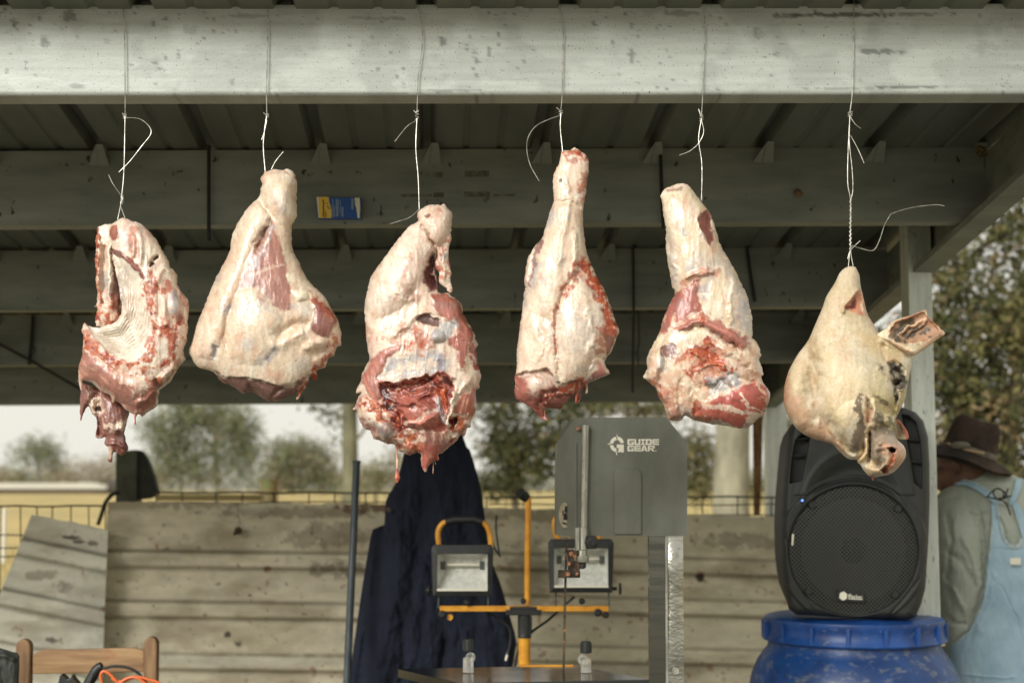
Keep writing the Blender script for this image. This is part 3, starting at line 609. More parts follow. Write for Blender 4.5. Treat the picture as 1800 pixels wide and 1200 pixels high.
# ---------------------------------------------------------------- navy coverall hung behind
ct = thing('hanging_coverall', 'navy blue work coverall hung up behind the gory shoulder cut', 'coverall', P(770, 700, 4.98))
body = pl('778,640 800,640 815,770 826,790 838,830 846,862 852,905 858,955 866,990 878,1020 890,1060 900,1095 908,1130 900,1180 905,1260 760,1290 640,1270 612,1230 622,1150 630,1100 640,1050 650,1000 655,962 668,935 676,920 678,880 690,858 700,838 712,790 730,740')
M['seam'] = mat('dark_seam', S(18,22,34), rough=.9)
soft('cloth_body', M['navy'], ct, 4.98, body, amp=.8, cap=34, base=None, rag=.2, rough=1.9, seed=20, step=2.2, fine=.2, warp=2,
     ops=[('line', pl('712,800 700,880 706,960 690,1060 670,1160 655,1270'), 12, 6.8), ('line', pl('740,800 742,900 730,1000 712,1100 700,1260'), 10, -7.4), ('line', pl('768,800 775,900 782,980 760,1100 750,1260'), 12, 6.2), ('line', pl('800,800 812,880 826,960 840,1040 838,1240'), 10, -5.6), ('line', pl('668,940 655,1040 640,1140 625,1220'), 8, -6.2), ('line', pl('690,935 715,950 745,975 765,1000'), 5, 5.0), ('line', pl('700,942 740,972 762,1010'), 5, -4.3), ('line', pl('830,900 850,980 872,1050 884,1120'), 10, 5.0),
          ('line', pl('785,1110 776,1180 770,1260'), 7, -9.9), ('line', pl('690,860 684,900 682,935'), 6, -5.6), ('puff', pl('700,940 770,990 765,1100 720,1280 640,1280 640,1120 670,980'), 16), ('line', pl('640,1080 700,1060 750,1080'), 9, 2.5), ('line', pl('650,1180 700,1165 745,1190'), 8, -2.5), ('line', pl('800,1080 850,1100 890,1090'), 9, 3.1), ('line', pl('860,1060 880,1130 885,1200'), 7, -5.6)])
sleeve = pl('655,930 680,921 690,935 690,980 676,1040 660,1110 648,1170 636,1250 612,1250 616,1180 628,1090 640,1010 650,950')
soft('sleeve', M['navy'], ct, 5.0, sleeve, amp=.7, base=None, rag=.2, rough=1.2, seed=21, step=2.5, fine=.2, ops=[('line', pl('660,950 650,1050 634,1180'), 6, 6)])
mb = MB(); mb.lathe([(.001, -.004), (.008, -.003), (.008, .002), (.001, .003)], P(683, 895, 4.9), 12, axis='Y'); mb.build('snap_button', M['rust'], ct, True)
mb = MB(); mb.tube([P(790, 640, 4.97), P(795, 560, 4.95), P(798, 440, 4.93)], .002, 6); mb.build('hook_wire', M['darkwire'], ct, True)
mb = MB(); mb.tube(cr([P(832, 905, 4.86), P(858, 930, 4.85), P(868, 960, 4.85), P(880, 978, 4.85)], 5), .004, 6); mb.tube(cr([P(873, 905, 4.86), P(872, 930, 4.86), P(878, 975, 4.85)], 5), .0035, 6); mb.build('drawcord', M['rubber'], ct, True)
# ---------------------------------------------------------------- twin work light on its yellow stand
D = 4.4; k = .0004*D
wl_ = thing('work_light_stand', 'yellow tripod work light with two square halogen heads on a crossbar', 'work light', P(922, 1170, D))
def lamp(x0, y0, x1, y1, D, kn, hl):
    a = P(x0, y1, D); b = P(x1, y0, D); w = b.x-a.x; h = b.z-a.z; cx = (a.x+b.x)/2
    # frame as four mitred bars, sloping housing behind
    mb = MB(); f = .016; ta = .02
    o_ = [(a.x+.003, a.z), (b.x-.003, a.z), (b.x+.002, b.z-.012), (b.x-.006, b.z), (a.x+.006, b.z), (a.x-.002, b.z-.012)]
    i_ = [(a.x+f, a.z+f), (b.x-f, a.z+f), (b.x-f, b.z-f-.014), (b.x-f-.002, b.z-f-.012), (a.x+f+.002, b.z-f-.012), (a.x+f, b.z-f-.014)]
    n = 6; vs = [(x, D, z) for x, z in o_]+[(x, D-.004, z) for x, z in i_]+[(x, D+.03, z) for x, z in o_]+[(x, D+.014, z) for x, z in i_]
    fs = []
    for i in range(n):
        j = (i+1) % n; fs += [(i, j, j+n, i+n), (i, i+2*n, j+2*n, j), (i+n, j+n, j+3*n, i+3*n)]
    mb.add(vs, fs); hs = [(cx+(x-cx)*.62, D+.11, (a.z+b.z)/2+(z-(a.z+b.z)/2)*.55) for x, z in o_]
    mb.add([(x, D+.03, z) for x, z in o_]+hs, [(i, i+n, (i+1) % n+n, (i+1) % n) for i in range(n)]+[tuple(range(n, 2*n))])
    hd = mb.build('lamp_housing', M['black'], wl_, bevel=.002)
    # reflector: trough with cheeks
    mb = MB(); X0, X1, Z0, Z1 = a.x+f, b.x-f, a.z+f, b.z-f-.012; zc = Z1-.012; q = .028
    A8 = [(X0, D+.012, Z0), (X1, D+.012, Z0), (X1, D+.012, Z1), (X0, D+.012, Z1), (X0+q, D+.07, Z0+.075), (X1-q, D+.07, Z0+.075), (X1-q, D+.07, Z1-.022), (X0+q, D+.07, Z1-.022)]
    mb.add(A8, [(0,1,5,4), (1,2,6,5), (2,3,7,6), (3,0,4,7), (4,5,6,7)]); mb.build('reflector', M['refl'], hd)
    mb = MB(); mb.tube([Vector((X0+q*.7, D+.045, Z1-.035)), Vector((X1-q*.7, D+.045, Z1-.035))], .005, 10); mb.build('halogen_tube', M['white'], hd, True)
    for s in (X0+q*.6, X1-q*.6): mb = MB(); mb.box((s-.008, D+.03, Z1-.05), (s+.008, D+.055, Z1-.025)); mb.build('lamp_holder', M['steelgrey'], hd)
    mb = MB(); mb.box((X0-.002, D+.001, Z0-.002), (X1+.002, D+.004, Z1+.002)); mb.build('glass', M['glassy'], hd)
    mb = MB(); mb.box((X0, D-.0035, Z0), (X1, D-.001, Z0+.007)); mb.build('trim', M['white'], hd)
    # yoke legs and side knob
    for s in (x0+12, x1-8): mb = MB(); mb.tube([P(s, y1-2, D+.02), P(s, 1068, D+.02)], .0028, 6); mb.build('bracket', M['steelgrey'], wl_)
    mb = MB(); kp = P(kn[0], kn[1], D+.02); mb.lathe([(.006, -.01), (.006, .03*(-1 if kn[0] < x0 else 1)*-1)], kp, 10, axis='X'); mb.lathe([(.01, -.004), (.0185, -.003), (.0185, .003), (.01, .004)], kp, 10, axis='X'); mb.build('side_knob', M['black'], wl_, True)
    mb = MB(); pp = cr([P(x, y, D+.05) for x, y in hl], 6); mb.tube(pp, .0085, 12); mb.build('carry_handle', M['yellow'], wl_, True)
lamp(759, 957, 866, 1047, D, (753, 1037), [(772, 962), (770, 935), (779, 919), (800, 914), (832, 913), (852, 920), (861, 938), (863, 962)])
lamp(965, 947, 1078, 1041, D+.02, (1090, 1034), [(985, 952), (976, 935), (975, 915), (990, 903), (1035, 903), (1048, 920), (1054, 950)])
mb = MB(); mb.tube([P(x, y, D+.05) for x, y in ((783, 917), (798, 913), (832, 912), (848, 917))], .0125, 12); mb.build('grip', M['rubber'], wl_, True)
mb = MB(); mb.pbox(773, 1064.5, 1070, 1074, D, .018); mb.build('crossbar', M['yellow'], wl_, bevel=.0015)
mb = MB(); mb.tube(cr([P(x, y, D+.035) for x, y in ((919, 870), (927, 876), (928.5, 886), (927, 1000), (927, 1062))], 5), .0098, 14); mb.build('upright_handle', M['yellow'], wl_, True)
mb = MB(); mb.tube([P(914, 866, D+.02), P(922, 872, D+.035), P(928, 877, D+.035)], [.016, .0165, .013], 14); mb.build('handle_grip', M['rubber'], wl_, True)
mb = MB(); mb.tube([P(922, 1120, D+.02), P(922, 1300, D+.02), Vector((P(922, 1300, D).x, D+.02, .25))], .0185, 18); mb.build('column', M['yellow'], wl_, True)
mb = MB(); c = P(922, 1096, D+.02); mb.lathe([(.012, .045), (.016, .03), (.019, .028), (.0205, 0), (.0195, -.03), (.021, -.034), (.021, -.042)], c, 18)
for i in range(10): an = i*math.pi/5; mb.box((c.x+.019*math.cos(an)-.002, c.y+.019*math.sin(an)-.002, c.z-.03), (c.x+.021*math.cos(an)+.002, c.y+.021*math.sin(an)+.002, c.z+.024))
mb.build('clamp_collar', M['black'], wl_, True)
mb = MB(); mb.pbox(889, 1071, 952, 1081, D-.004, .03); mb.pbox(896, 1065.5, 944, 1071.5, D-.003, .004); mb.build('crossbar_clamp', M['black'], wl_, bevel=.002)
for x, y, r in ((777, 1079, .012), (1051, 1076, .012), (1065, 1080, .010), (820, 1058, .009), (1023, 1056, .0095), (920, 1056, .009)):
    mb = MB(); mb.lathe([(r*.7, -.010), (r, -.007), (r, .006), (r*.6, .010)], P(x, y, D-.01), 12, axis='Y'); mb.build('thumb_knob', M['black'], wl_, True)
for x, y in ((792, 1082), (1060, 1078)): mb = MB(); mb.lathe([(.009, 0), (.009, .05)], P(x, y, D+.05), 12, axis='Y'); mb.build('bar_end', M['yellow'], wl_, True)
mb = MB(); mb.tube(cr([P(x, y, D+.06) for x, y in ((1010, 1048), (990, 1065), (965, 1088), (935, 1110), (915, 1135), (905, 1170), (900, 1230))], 5), .0042, 8); mb.tube(cr([P(x, y, D+.05) for x, y in ((838, 1050), (850, 1070), (878, 1088), (896, 1105), (897, 1130), (892, 1150))], 5), .0042, 8); mb.build('lead', M['rubber'], wl_, True)
mb = MB(); mb.tube([P(893, 1146, D+.05), P(889, 1160, D+.05)], .004, 8); mb.build('plug', M['white'], wl_)
cx = P(922, 1170, D).x
for a in (.4, 2.5, 4.6):
    mb = MB(); mb.tube([Vector((cx, D+.02, .5)), Vector((cx+.5*math.cos(a), D+.02+.5*math.sin(a), .012))], .011, 10); mb.build('leg', M['yellow'], wl_, True)
# ---------------------------------------------------------------- meat band saw
D = 3.6; k = .0004*D
saw = thing('band_saw', 'grey upright meat band saw with a steel table and a boxy upper wheel housing', 'band saw', (P(1173, 900, D).x, D, 0))
mb = MB(); a = [P(x, y, D) for x, y in ((1011, 734), (1171, 733), (1208, 779), (1208, 941), (1011, 942))]; 
L0 = [P(1004, 737, D+.05), P(979.5, 778, D+.06), P(978, 940, D+.06)]
back = [Vector((p.x, D+.17, p.z)) for p in (P(1003, 735, D), P(1171, 733, D), P(1208, 779, D), P(1208, 941, D), P(978, 942, D), P(979.5, 778, D))]
c_ = P(1011, 776, D)
mb.add(a + [c_], [(0,5,4,3,2,1)][:1]); mb.add([a[0], c_, L0[1], L0[0]], [(0,1,2,3)][:1]); mb.add([c_, a[4], L0[2], L0[1]], [(0,1,2,3)])
n0 = [a[0], a[1], a[2], a[3], a[4], L0[2], L0[1], L0[0]]; bk = [back[0], back[1], back[2], back[3], P(1011, 942, D)+Vector((0, .17, 0)), back[4], back[5], back[0]+Vector((-.0005, 0, 0))]
mb.add(n0+bk, [(i, (i+1) % 8, (i+1) % 8+8, i+8) for i in range(8)] + [tuple(range(8, 16))])
mb.build('wheel_housing', M['sawpaint'], saw, bevel=.0035)
mb = MB(); mb.prism([(1080, 832), (1083, 824), (1123, 824), (1128, 832), (1128, 939), (1080, 939)], D-.006, .0055); mb.build('raised_rib', M['sawpaint'], saw, bevel=.005)
for s in ((1011, 1014), ): mb = MB(); mb.pbox(1010, 778, 1014, 941, D-.003, .0028); mb.build('corner_strip', M['sawpaint'], saw, bevel=.001)
# printed name and round mark
def quad(mb, pts, D, th=.0008): mb.prism(pts, D, th)
lg = MB(); DL = D-.001
def arc(cx, cy, r0, r1, a0, a1, sy=1.0, n=8):
    t = [math.radians(a0+(a1-a0)*i/n) for i in range(n+1)]
    quad(lg, [(cx+r1*math.cos(q), cy-r1*sy*math.sin(q)) for q in t]+[(cx+r0*math.cos(q), cy-r0*sy*math.sin(q)) for q in t[::-1]], DL)
q = lambda s: Z(1060, 750, 15, s)
arc(1084.2, 779.8, 6.2, 12, 95, 176, 1.06); arc(1084.4, 779.2, 6.2, 12.2, 6, 84, 1.02); arc(1084.2, 781.2, 6.2, 12, 184, 266, 1.06)
quad(lg, q('365,180 385,250 398,262 360,262'), DL); quad(lg, q('120,440 200,436 200,464 130,460'), DL); quad(lg, q('340,660 372,660 366,748 354,748'), DL)
quad(lg, q('362,462 548,462 548,672 480,672 470,655 430,662 390,674 415,560 362,552'), DL)
lg.build('round_mark', M['white'], saw)['kind'] = 'stuff'
def letters(rows, D, th=.0008, parent=None, name='lettering', m=M['white']):
    mb = MB()
    for (x, y, w, h, polys) in rows:
        for p in polys: mb.prism([(x+a*w, y+b*h) for a, b in p], D, th)
    return mb.build(name, m, parent)
t = .26; s_ = .30    # stroke: height fraction, width fraction
def R(a, b, c, d, ch=0): return [(a, b), (c, b), (c, d), (a, d)]
LG = {'G': [[(.12,0),(1,0),(1,t),(.12,t)], [(0,.12),(.12,0),(.121,t),(s_,t+.01),(s_,.74),(.12,.739),(.12,1),(0,.88)], [(.12,.74),(1,.74),(1,1),(.12,1)], R(.72,.50,1,.74-.001), R(.5,.44,1,.6)],
      'U': [R(0,0,s_,.74), R(.7,0,1,.74), [(0,.741),(1,.741),(1,.9),(.9,1),(.1,1),(0,.9)]],
      'I': [R(.0,0,1,.24), R(.3,.241,.7,.76), R(0,.761,1,1)],
      'D': [[(0,0),(.85,0),(1,.15),(1,t),(0,t)], R(.7,t+.001,1,.74), R(0.05,t+.001,s_+.05,.74), [(0,.741),(1,.741),(1,.85),(.85,1),(0,1)]],
      'E': [R(.12,0,1,.24), [(.0,.12),(.119,0),(.25,.241),(.25,.76),(.119,1),(0,.88)], R(.26,.38,1,.62), R(.12,.761,1,1)],
      'A': [[(.28,0),(.68,0),(.48,.24),(.30,1),(0,1)], [(.681,0),(1,1),(.7,1),(.481,.24)], R(.36,.62,.66,.80)],
      'R': [R(0,0,.27,1), [(.271,0),(.88,0),(1,.14),(1,.24),(.271,.24)], R(.72,.241,1,.5), R(.271,.44,.715,.62), [(.42,.621),(.72,.62),(1,1),(.68,1)]]}
rows = []
for ch, x0, x1 in (('G', 643, 815), ('U', 826, 985), ('I', 1000, 1105), ('D', 1118, 1290), ('E', 1305, 1475)): rows.append((1060+x0/15, 750+320/15, (x1-x0)/15, 155/15, LG[ch]))
for ch, x0, x1 in (('G', 643, 812), ('E', 825, 1000), ('A', 1004, 1175), ('R', 1182, 1365)): rows.append((1060+x0/15, 750+490/15, (x1-x0)/15, 152/15, LG[ch]))
rows.append((1152, 791.4, 2, 1.2, [R(0,0,1,1)])); letters(rows, DL, parent=saw)['kind'] = 'stuff'
# oval sticker on the side facet
mb = MB(); o_ = [(993+10.5*math.cos(i*math.pi/12), 905+22.5*math.sin(i*math.pi/12)) for i in range(24)]
mb.prism(o_, D+.0255, .012); mb.build('oval_sticker', mat('aged_sticker', S(186,176,150), S(160,148,122), (80,80,80), rough=.7), saw)
mb = MB()
for s in (Z(970,870,7.5,'175,140 215,150 220,220 205,240 165,215'), Z(970,870,7.5,'160,245 185,230 215,270 200,330 150,320'), Z(970,870,7.5,'140,350 200,370 195,392 138,372'), Z(970,870,7.5,'140,210 155,200 155,260 142,262')): mb.prism(s, D+.0245, .0005)
mb.build('sticker_print', M['print'], saw)
mb = MB(); mb.lathe([(.0095, -.10), (.0095, .0), (.0085, .001), (.0085, .258)], P(1026.5, 927, D-.014)-Vector((0, 0, .0)), 20); mb.v = [(x, y, z) for x, y, z in mb.v]
mb.v = [(x + (z-P(0, 927, D).z)*.02, y, max(z, P(0, 927, D).z)) for x, y, z in mb.v]; mb.build('guide_tube', M['alu'], saw, True)
mb = MB(); mb.box((P(1011, 1040, D).x, D-.03, P(0, 966, D).z), (P(1018, 1040, D).x, D+.01, P(0, 926, D).z)); mb.lathe([(.0125, -.028), (.0125, .029)], P(1025, 946, D-.016), 18); mb.build('guide_collar', M['alu'], saw, True, bevel=.001)
mb = MB(); mb.lathe([(.015, -.016), (.017, -.013), (.0175, 0), (.013, .001), (.013, .014)], P(1023, 976, D-.016), 20); mb.build('guide_block', M['alu'], saw, True)
mb = MB(); c = P(1041, 953, D-.03); mb.lathe([(.006, .03), (.006, .004), (.015, .003), (.0165, -.004), (.0155, -.012), (.006, -.013)], c, 20, axis='Y')
for i in range(6): an = i*math.pi/3; mb.lathe([(.004, .002), (.004, -.011)], c+Vector((.0145*math.cos(an), 0, .0145*math.sin(an))), 8, axis='Y')
mb.build('clamp_knob', M['black'], saw, True)
mb = MB(); mb.pbox(981, 1002, 1020, 1015, D-.025, .025); mb.pbox(998, 966, 1010, 1001, D-.02, .02); mb.pbox(1010, 985, 1020, 1001, D-.018, .018); mb.pbox(999, 968, 1016, 976, D-.03, .009); mb.build('blade_guide', M['rust'], saw, bevel=.002)
mb = MB(); 
for x, y, r in ((1004, 973, .006), (1010, 977, .005), (1000, 990, .005), (998, 1008, .006), (1014, 1008, .004)): mb.lathe([(r, .004), (r, -.003), (r*.6, -.006)], P(x, y, D-.03), 6, axis='Y')
mb.build('guide_bolt', mat('copper_rust', S(186,130,96), S(120,80,56), (200,200,200), rough=.6, metal=.3), saw)
mb = MB(); mb.lathe([(.008, .01), (.009, -.006), (.004, -.010)], P(1024, 992, D-.01), 12); mb.build('guide_nut', M['black'], saw, True)
# blade: toothed strip
mb = MB(); ys = np.arange(944, 1196, 2.0); vs = []; 
for i, y in enumerate(ys):
    x = 996-(y-944)*.022; p = P(x, y, D+.012); vs += [(p.x-.0028-(.0012 if i % 2 else 0), p.y, p.z), (p.x+.0028, p.y, p.z)]
n = len(ys); mb.add(vs + [(x, y+.0008, z) for x, y, z in vs], [(2*i, 2*i+2, 2*i+3, 2*i+1) for i in range(n-1)]+[(2*n+2*i, 2*n+2*i+1, 2*n+2*i+3, 2*n+2*i+2) for i in range(n-1)]+[(2*i, 2*n+2*i, 2*n+2*i+2, 2*i+2) for i in range(n-1)]+[(2*i+1, 2*i+3, 2*n+2*i+3, 2*n+2*i+1) for i in range(n-1)]); mb.build('saw_blade', M['rust'], saw)
mb = MB(); mb.lathe([(.005, .003), (.005, -.002), (.003, -.004)], P(1016, 753, D-.005), 8, axis='Y'); mb.build('rusty_bolt', bpy.data.materials['copper_rust'], saw)
# column
zt = P(0, 941, D).z
mb = MB(); mb.box((P(1142.5, 1040, D).x, D+.02, .1), (P(1170.5, 1040, D).x, D+.05, zt)); mb.build('column_side', M['chromeflat'], saw)
mb = MB(); mb.box((P(1170.8, 1040, D).x, D+.014, .1), (P(1174.5, 1040, D).x, D+.05, zt)); mb.build('column_edge', M['alu'], saw)
# pressed polished front: wavy face
nx2, nz2 = 8, 90; z1 = .1; xa, xb = P(1174.8, 1040, D).x, P(1203, 1040, D).x; vs = []
for j in range(nz2):
    z = z1+(zt-z1)*j/(nz2-1)
    for i in range(nx2):
        x = xa+(xb-xa)*i/(nx2-1); u = (i/(nx2-1)-.5)*2; vs.append((x, D+.018+.0035*u*u+.004*math.sin(z*26)*math.exp(-((z-(zt-.07))/.06)**2)-.0025*math.sin(z*13)*(1-u*u), z))
mb = MB(); mb.add(vs, [(j*nx2+i, j*nx2+i+1, (j+1)*nx2+i+1, (j+1)*nx2+i) for j in range(nz2-1) for i in range(nx2-1)]); mb.build('column_face', M['chrome'], saw, True)
mb = MB(); mb.box((xa, D+.026, .1), (xb, D+.055, zt)); mb.build('column_back', M['chromeflat'], saw)
for y in (975, 1178): mb = MB(); mb.lathe([(.009, .004), (.009, -.001), (.005, -.002), (.005, -.007), (.002, -.008)], P(1187, y, D+.012), 12, axis='Y'); mb.build('column_bolt', M['alu'], saw, True)
# table, tilted square to the view
zt2 = .891; cs = [(-.293, 3.68), (.165, 3.75), (.334, 3.477), (-.124, 3.407)]
def slab(mb, cs, z0, z1): 
    n = len(cs); mb.add([(x, y, z1) for x, y in cs]+[(x, y, z0) for x, y in cs], [tuple(range(n))[::-1], tuple(range(n, 2*n))]+[(i, (i+1) % n, (i+1) % n+n, i+n) for i in range(n)])
mb = MB(); slab(mb, cs, zt2-.022, zt2); mb.build('table', mat('dull_mirror_steel', (.13,.14,.14,1), (.09,.10,.10,1), (5,5,5), rough=.10, rough2=.2, metal=.92, bump=.0006, bscale=(6,30,6)), saw, bevel=.001)
ctr = Vector((.02, 3.58)); mb = MB(); slab(mb, [((x-ctr.x)*.55+ctr.x+.06, (y-ctr.y)*.55+ctr.y) for x, y in cs], .12, zt2-.024); mb.build('cabinet', M['chromeflat'], saw, bevel=.004)
mb = MB()
for sx in (-.10, .25):
    for sy in (3.48, 3.70): mb = MB(); mb.lathe([(.022, 0), (.022, .03), (.012, .04), (.012, .12)], (sx, sy, 0), 14); mb.build('foot', M['black'], saw, True)
mb = MB(); mb.box((.02, 3.735, zt2-.002), (.16, 3.75, zt2+.0025)); mb.build('orange_rule', M['yellow'], saw)
for x, y0 in ((823, 1120), (1030, 1124)):
    D2 = 3.60; c = P(x, y0+45, D2)
    mb = MB(); mb.lathe([(.013, -.0), (.0135, .03), (.012, .036)], (c.x, D2, zt2+.002), 18); mb.lathe([(.0085, 0), (.0125, -.001), (.0125, .012), (.0085, .012), (.0085, 0.002)], P(x+(4 if x < 900 else -6), y0+34, D2-.012), 18, axis='Y'); mb.build('clear_fitting', M['clear'], saw, True)
    mb = MB(); mb.lathe([(.013, 0), (.0135, .004), (.0135, .026), (.0115, .029)], P(x, y0+23, D2), 20)
    for i in range(12): an = i*math.pi/6; p = P(x, y0+22, D2); mb.box((p.x+.0135*math.cos(an)-.001, p.y+.0135*math.sin(an)-.001, p.z), (p.x+.0135*math.cos(an)+.001, p.y+.0135*math.sin(an)+.001, p.z+.022))
    mb.build('black_cap', M['black'], saw)

# ---------------------------------------------------------------- blue drum and loudspeaker
Dc = 4.42; cx = P(1500, 1110, Dc).x; zl = .968
dr = thing('plastic_drum', 'big blue plastic drum with a clamped lid, the loudspeaker standing on it', 'drum', (cx, Dc, 0))
mb = MB(); mb.lathe([(.29, 0), (.30, .02), (.305, .25), (.298, .27), (.305, .29), (.312, .45), (.325, .56), (.318, .575), (.325, .59), (.326, .66), (.323, .72), (.319, .726), (.321, .734), (.312, .78), (.296, .82), (.276, .85), (.262, .866), (.258, .89)], (cx, Dc, 0), 96); mb.build('barrel_body', M['barrel'], dr, True)
mb = MB(); mb.lathe([(.262, .915), (.262, .952), (.258, .960), (.25, zl-.004), (.235, zl-.003), (.225, zl-.0), (.02, zl)], (cx, Dc, 0), 96); mb.build('lid', M['lidring'], dr, True)
mb = MB(); mb.lathe([(.266, .886), (.276, .889), (.279, .894), (.275, .902), (.270, .912), (.268, .935), (.272, .945), (.270, .957), (.264, .961)], (cx, Dc, 0), 96); mb.build('clamp_ring', M['lidring'], dr, True)
lug0 = None
for i in range(16):
    an = math.radians(-90+22.5*i+6)
    if lug0 is None:
        mb = MB(); mb.box((.2675, -.006, .892), (.281, .006, .946)); lug0 = mb.build('ring_lug', M['lidring'], dr, bevel=.002); g = lug0
        lug0.data.transform(Matrix.Translation(wl(dr)))   # mesh was stored relative to the drum, bring it to the drum's axis
    else: g = lug0.copy(); COL.objects.link(g); g.parent = dr
    g.rotation_euler.z = an
for x0, x1, y0, y1 in ((1344, 1362, 1097, 1122), (1640, 1655, 1110, 1130)):
    mb = MB(); mb.pbox(x0, y0, x1, y1, Dc-.02, .02); mb.build('ring_latch', M['lidring'], dr, bevel=.003)
D = 4.22; k = .0004*D
sp = thing('loudspeaker', 'black portable loudspeaker with a round grille standing on the blue drum', 'loudspeaker', P(1500, 1087, D))
zq = lambda s: Z(1300, 700, 2.4, s)
ol = zq('180,700 177,560 181,440 194,280 206,160 222,105 255,62 300,42 400,34 500,31 600,31 690,38 742,58 776,95 795,160 802,280 803,420 797,600 784,800 765,870 740,922 700,936 240,912 206,885 190,800')
slL = zq('236,178 262,150 296,168 286,230 262,345 212,358 220,260'); slR = zq('684,68 712,72 745,104 762,180 770,290 771,382 738,356 722,260 706,170')
def face(X, Y, d):
    R_ = 14; h = 26*np.sqrt(np.clip(1-(1-np.clip(d, 0, R_)/R_)**2, 0, 1))
    rr = np.hypot(X-1500, Y-967)
    h += 5*ss(13, 9, np.abs(rr-121)) - 9*ss(117, 112, rr)                      # bezel and recess for the grille
    e = np.hypot((X-1500)/86, (Y-905)/108); h -= 15*ss(1.02, .70, e)*ss(118, 126, rr)
    h += 3*np.exp(-((e-1.06)/.05)**2)*ss(118, 128, rr)*(Y < 900)
    for s in (slL, slR): q = sdf(s, X, Y); h -= 34*ss(-1, 2, q)
    inner = sdf(zq('300,150 640,150 700,200 740,420 690,900 280,900 230,420'), X, Y); h += 3.5*ss(-3, 3, inner)*ss(125, 128, rr)*(Y < 870)
    h -= 3*np.exp(-((sdf(zq('183,560 205,620 235,760 300,860 318,915 200,900 180,700'), X, Y))/2.2)**2); h -= 3*np.exp(-((sdf(zq('790,600 760,760 680,860 620,930 760,930 800,700'), X, Y))/2.2)**2)
    return np.maximum(h, 1)*ss(0, 1, d)
soft('front_shell', M['spk'], sp, D, ol, amp=0, base=None, rag=0, rough=0, fine=0, warp=0, step=1.3, ops=[('fn', face)], back=0, sm=False)
mb = MB(); mb.prism(ol[::1], D+.0005, .29, back=.86); mb.build('cabinet', M['spk'], sp, bevel=.012)
for pts in ('196,232 300,228 300,238 196,243', '212,300 280,294 280,303 212,310'): pass
for x0, y0, x1, y1 in ((1386, 802, 1420, 798), (1392, 772, 1424, 769), (1586, 770, 1618, 773), (1590, 808, 1620, 812)):
    mb = MB(); mb.tube([P(x0, y0, D-.02), P(x1, y1, D-.02)], .0042, 6); mb.build('slot_bar', M['spk'], sp)
Dg = D-.040
mb = MB(); n = 72; rings = [(r, .012*(1-(r/112)**2)) for r in (0.5, 20, 40, 60, 80, 95, 105, 112.5)]; vs = []
for r, b in rings:
    for i in range(n): an = 2*math.pi*i/n; p = P(1500+r*math.cos(an), 967+r*math.sin(an), Dg); vs.append((p.x, Dg-b, p.z))
mb.add(vs, [(j*n+i, j*n+(i+1) % n, (j+1)*n+(i+1) % n, (j+1)*n+i) for j in range(len(rings)-1) for i in range(n)]+[tuple(range(n))[::-1]])
gm = bpy.data.materials.new('perforated_grille'); gm.use_nodes = True; N = gm.node_tree.nodes; L = gm.node_tree.links; b = N['Principled BSDF']; b.inputs['Base Color'].default_value = S(58,60,55); b.inputs['Roughness'].default_value = .55
tc = N.new('ShaderNodeTexCoord'); mp = N.new('ShaderNodeMapping'); mp.inputs['Rotation'].default_value = (0, math.pi/4, 0); mp.inputs['Scale'].default_value = (118, 0, 118); L.new(tc.outputs['Object'], mp.inputs[0])
vo = N.new('ShaderNodeTexVoronoi'); vo.inputs['Scale'].default_value = 1; vo.inputs['Randomness'].default_value = 0; L.new(mp.outputs[0], vo.inputs['Vector'])
cm = N.new('ShaderNodeMath'); cm.operation = 'LESS_THAN'; cm.inputs[1].default_value = .37; L.new(vo.outputs['Distance'], cm.inputs[0])
tr = N.new('ShaderNodeBsdfTransparent'); ms = N.new('ShaderNodeMixShader'); L.new(cm.outputs[0], ms.inputs[0]); L.new(b.outputs[0], ms.inputs[1]); L.new(tr.outputs[0], ms.inputs[2]); L.new(ms.outputs[0], N['Material Output'].inputs[0])
gr = mb.build('grille', gm, sp, True)
mb = MB(); c = P(1500, 967, Dg+.012); mb.lathe([(.001, .006), (.03, .004), (.048, -.004), (.050, -.012), (.06, -.012), (.15, .0), (.17, .004), (.187, .0)], c, 48, axis='Y'); mb.build('woofer_cone', M['hole'], sp, True)
for x, y in ((1427, 887), (1578, 893), (1421, 1037), (1573, 1044)):
    mb = MB(); mb.lathe([(.010, .006), (.010, -.003), (.006, -.005), (.003, -.002)], P(x, y, Dg-.004), 10, axis='Y'); mb.build('grille_screw', M['black'], sp, True)
mb = MB(); mb.prism(Z(1460,1020,18,'220,290 1080,350 1080,690 220,640'), Dg-.013, .006); bd = mb.build('badge', M['black'], sp, bevel=.001)
mb = MB(); o_ = []
for i in range(48): an = 2*math.pi*i/48; r = 7.0 if (i//2) % 4 else 6.2; o_.append((1482.3+r*math.cos(an), 1046.8+r*1.1*math.sin(an)))
mb.prism(o_, Dg-.0142, .0006)
tx = Z(1460,1020,18,'560,425 575,425 575,540 560,540'); mb.prism(tx, Dg-.0142, .0006)
def stroke(mb, pts, w, D, th=.0006):
    for (x0, y0), (x1, y1) in zip(pts, pts[1:]):
        L_ = math.hypot(x1-x0, y1-y0); nx, ny = -(y1-y0)/L_*w/2, (x1-x0)/L_*w/2; mb.prism([(x0+nx, y0+ny), (x1+nx, y1+ny), (x1-nx, y1-ny), (x0-nx, y0-ny)], D, th)
X0 = 1492.2; sy = lambda x: (x-1490)*.06
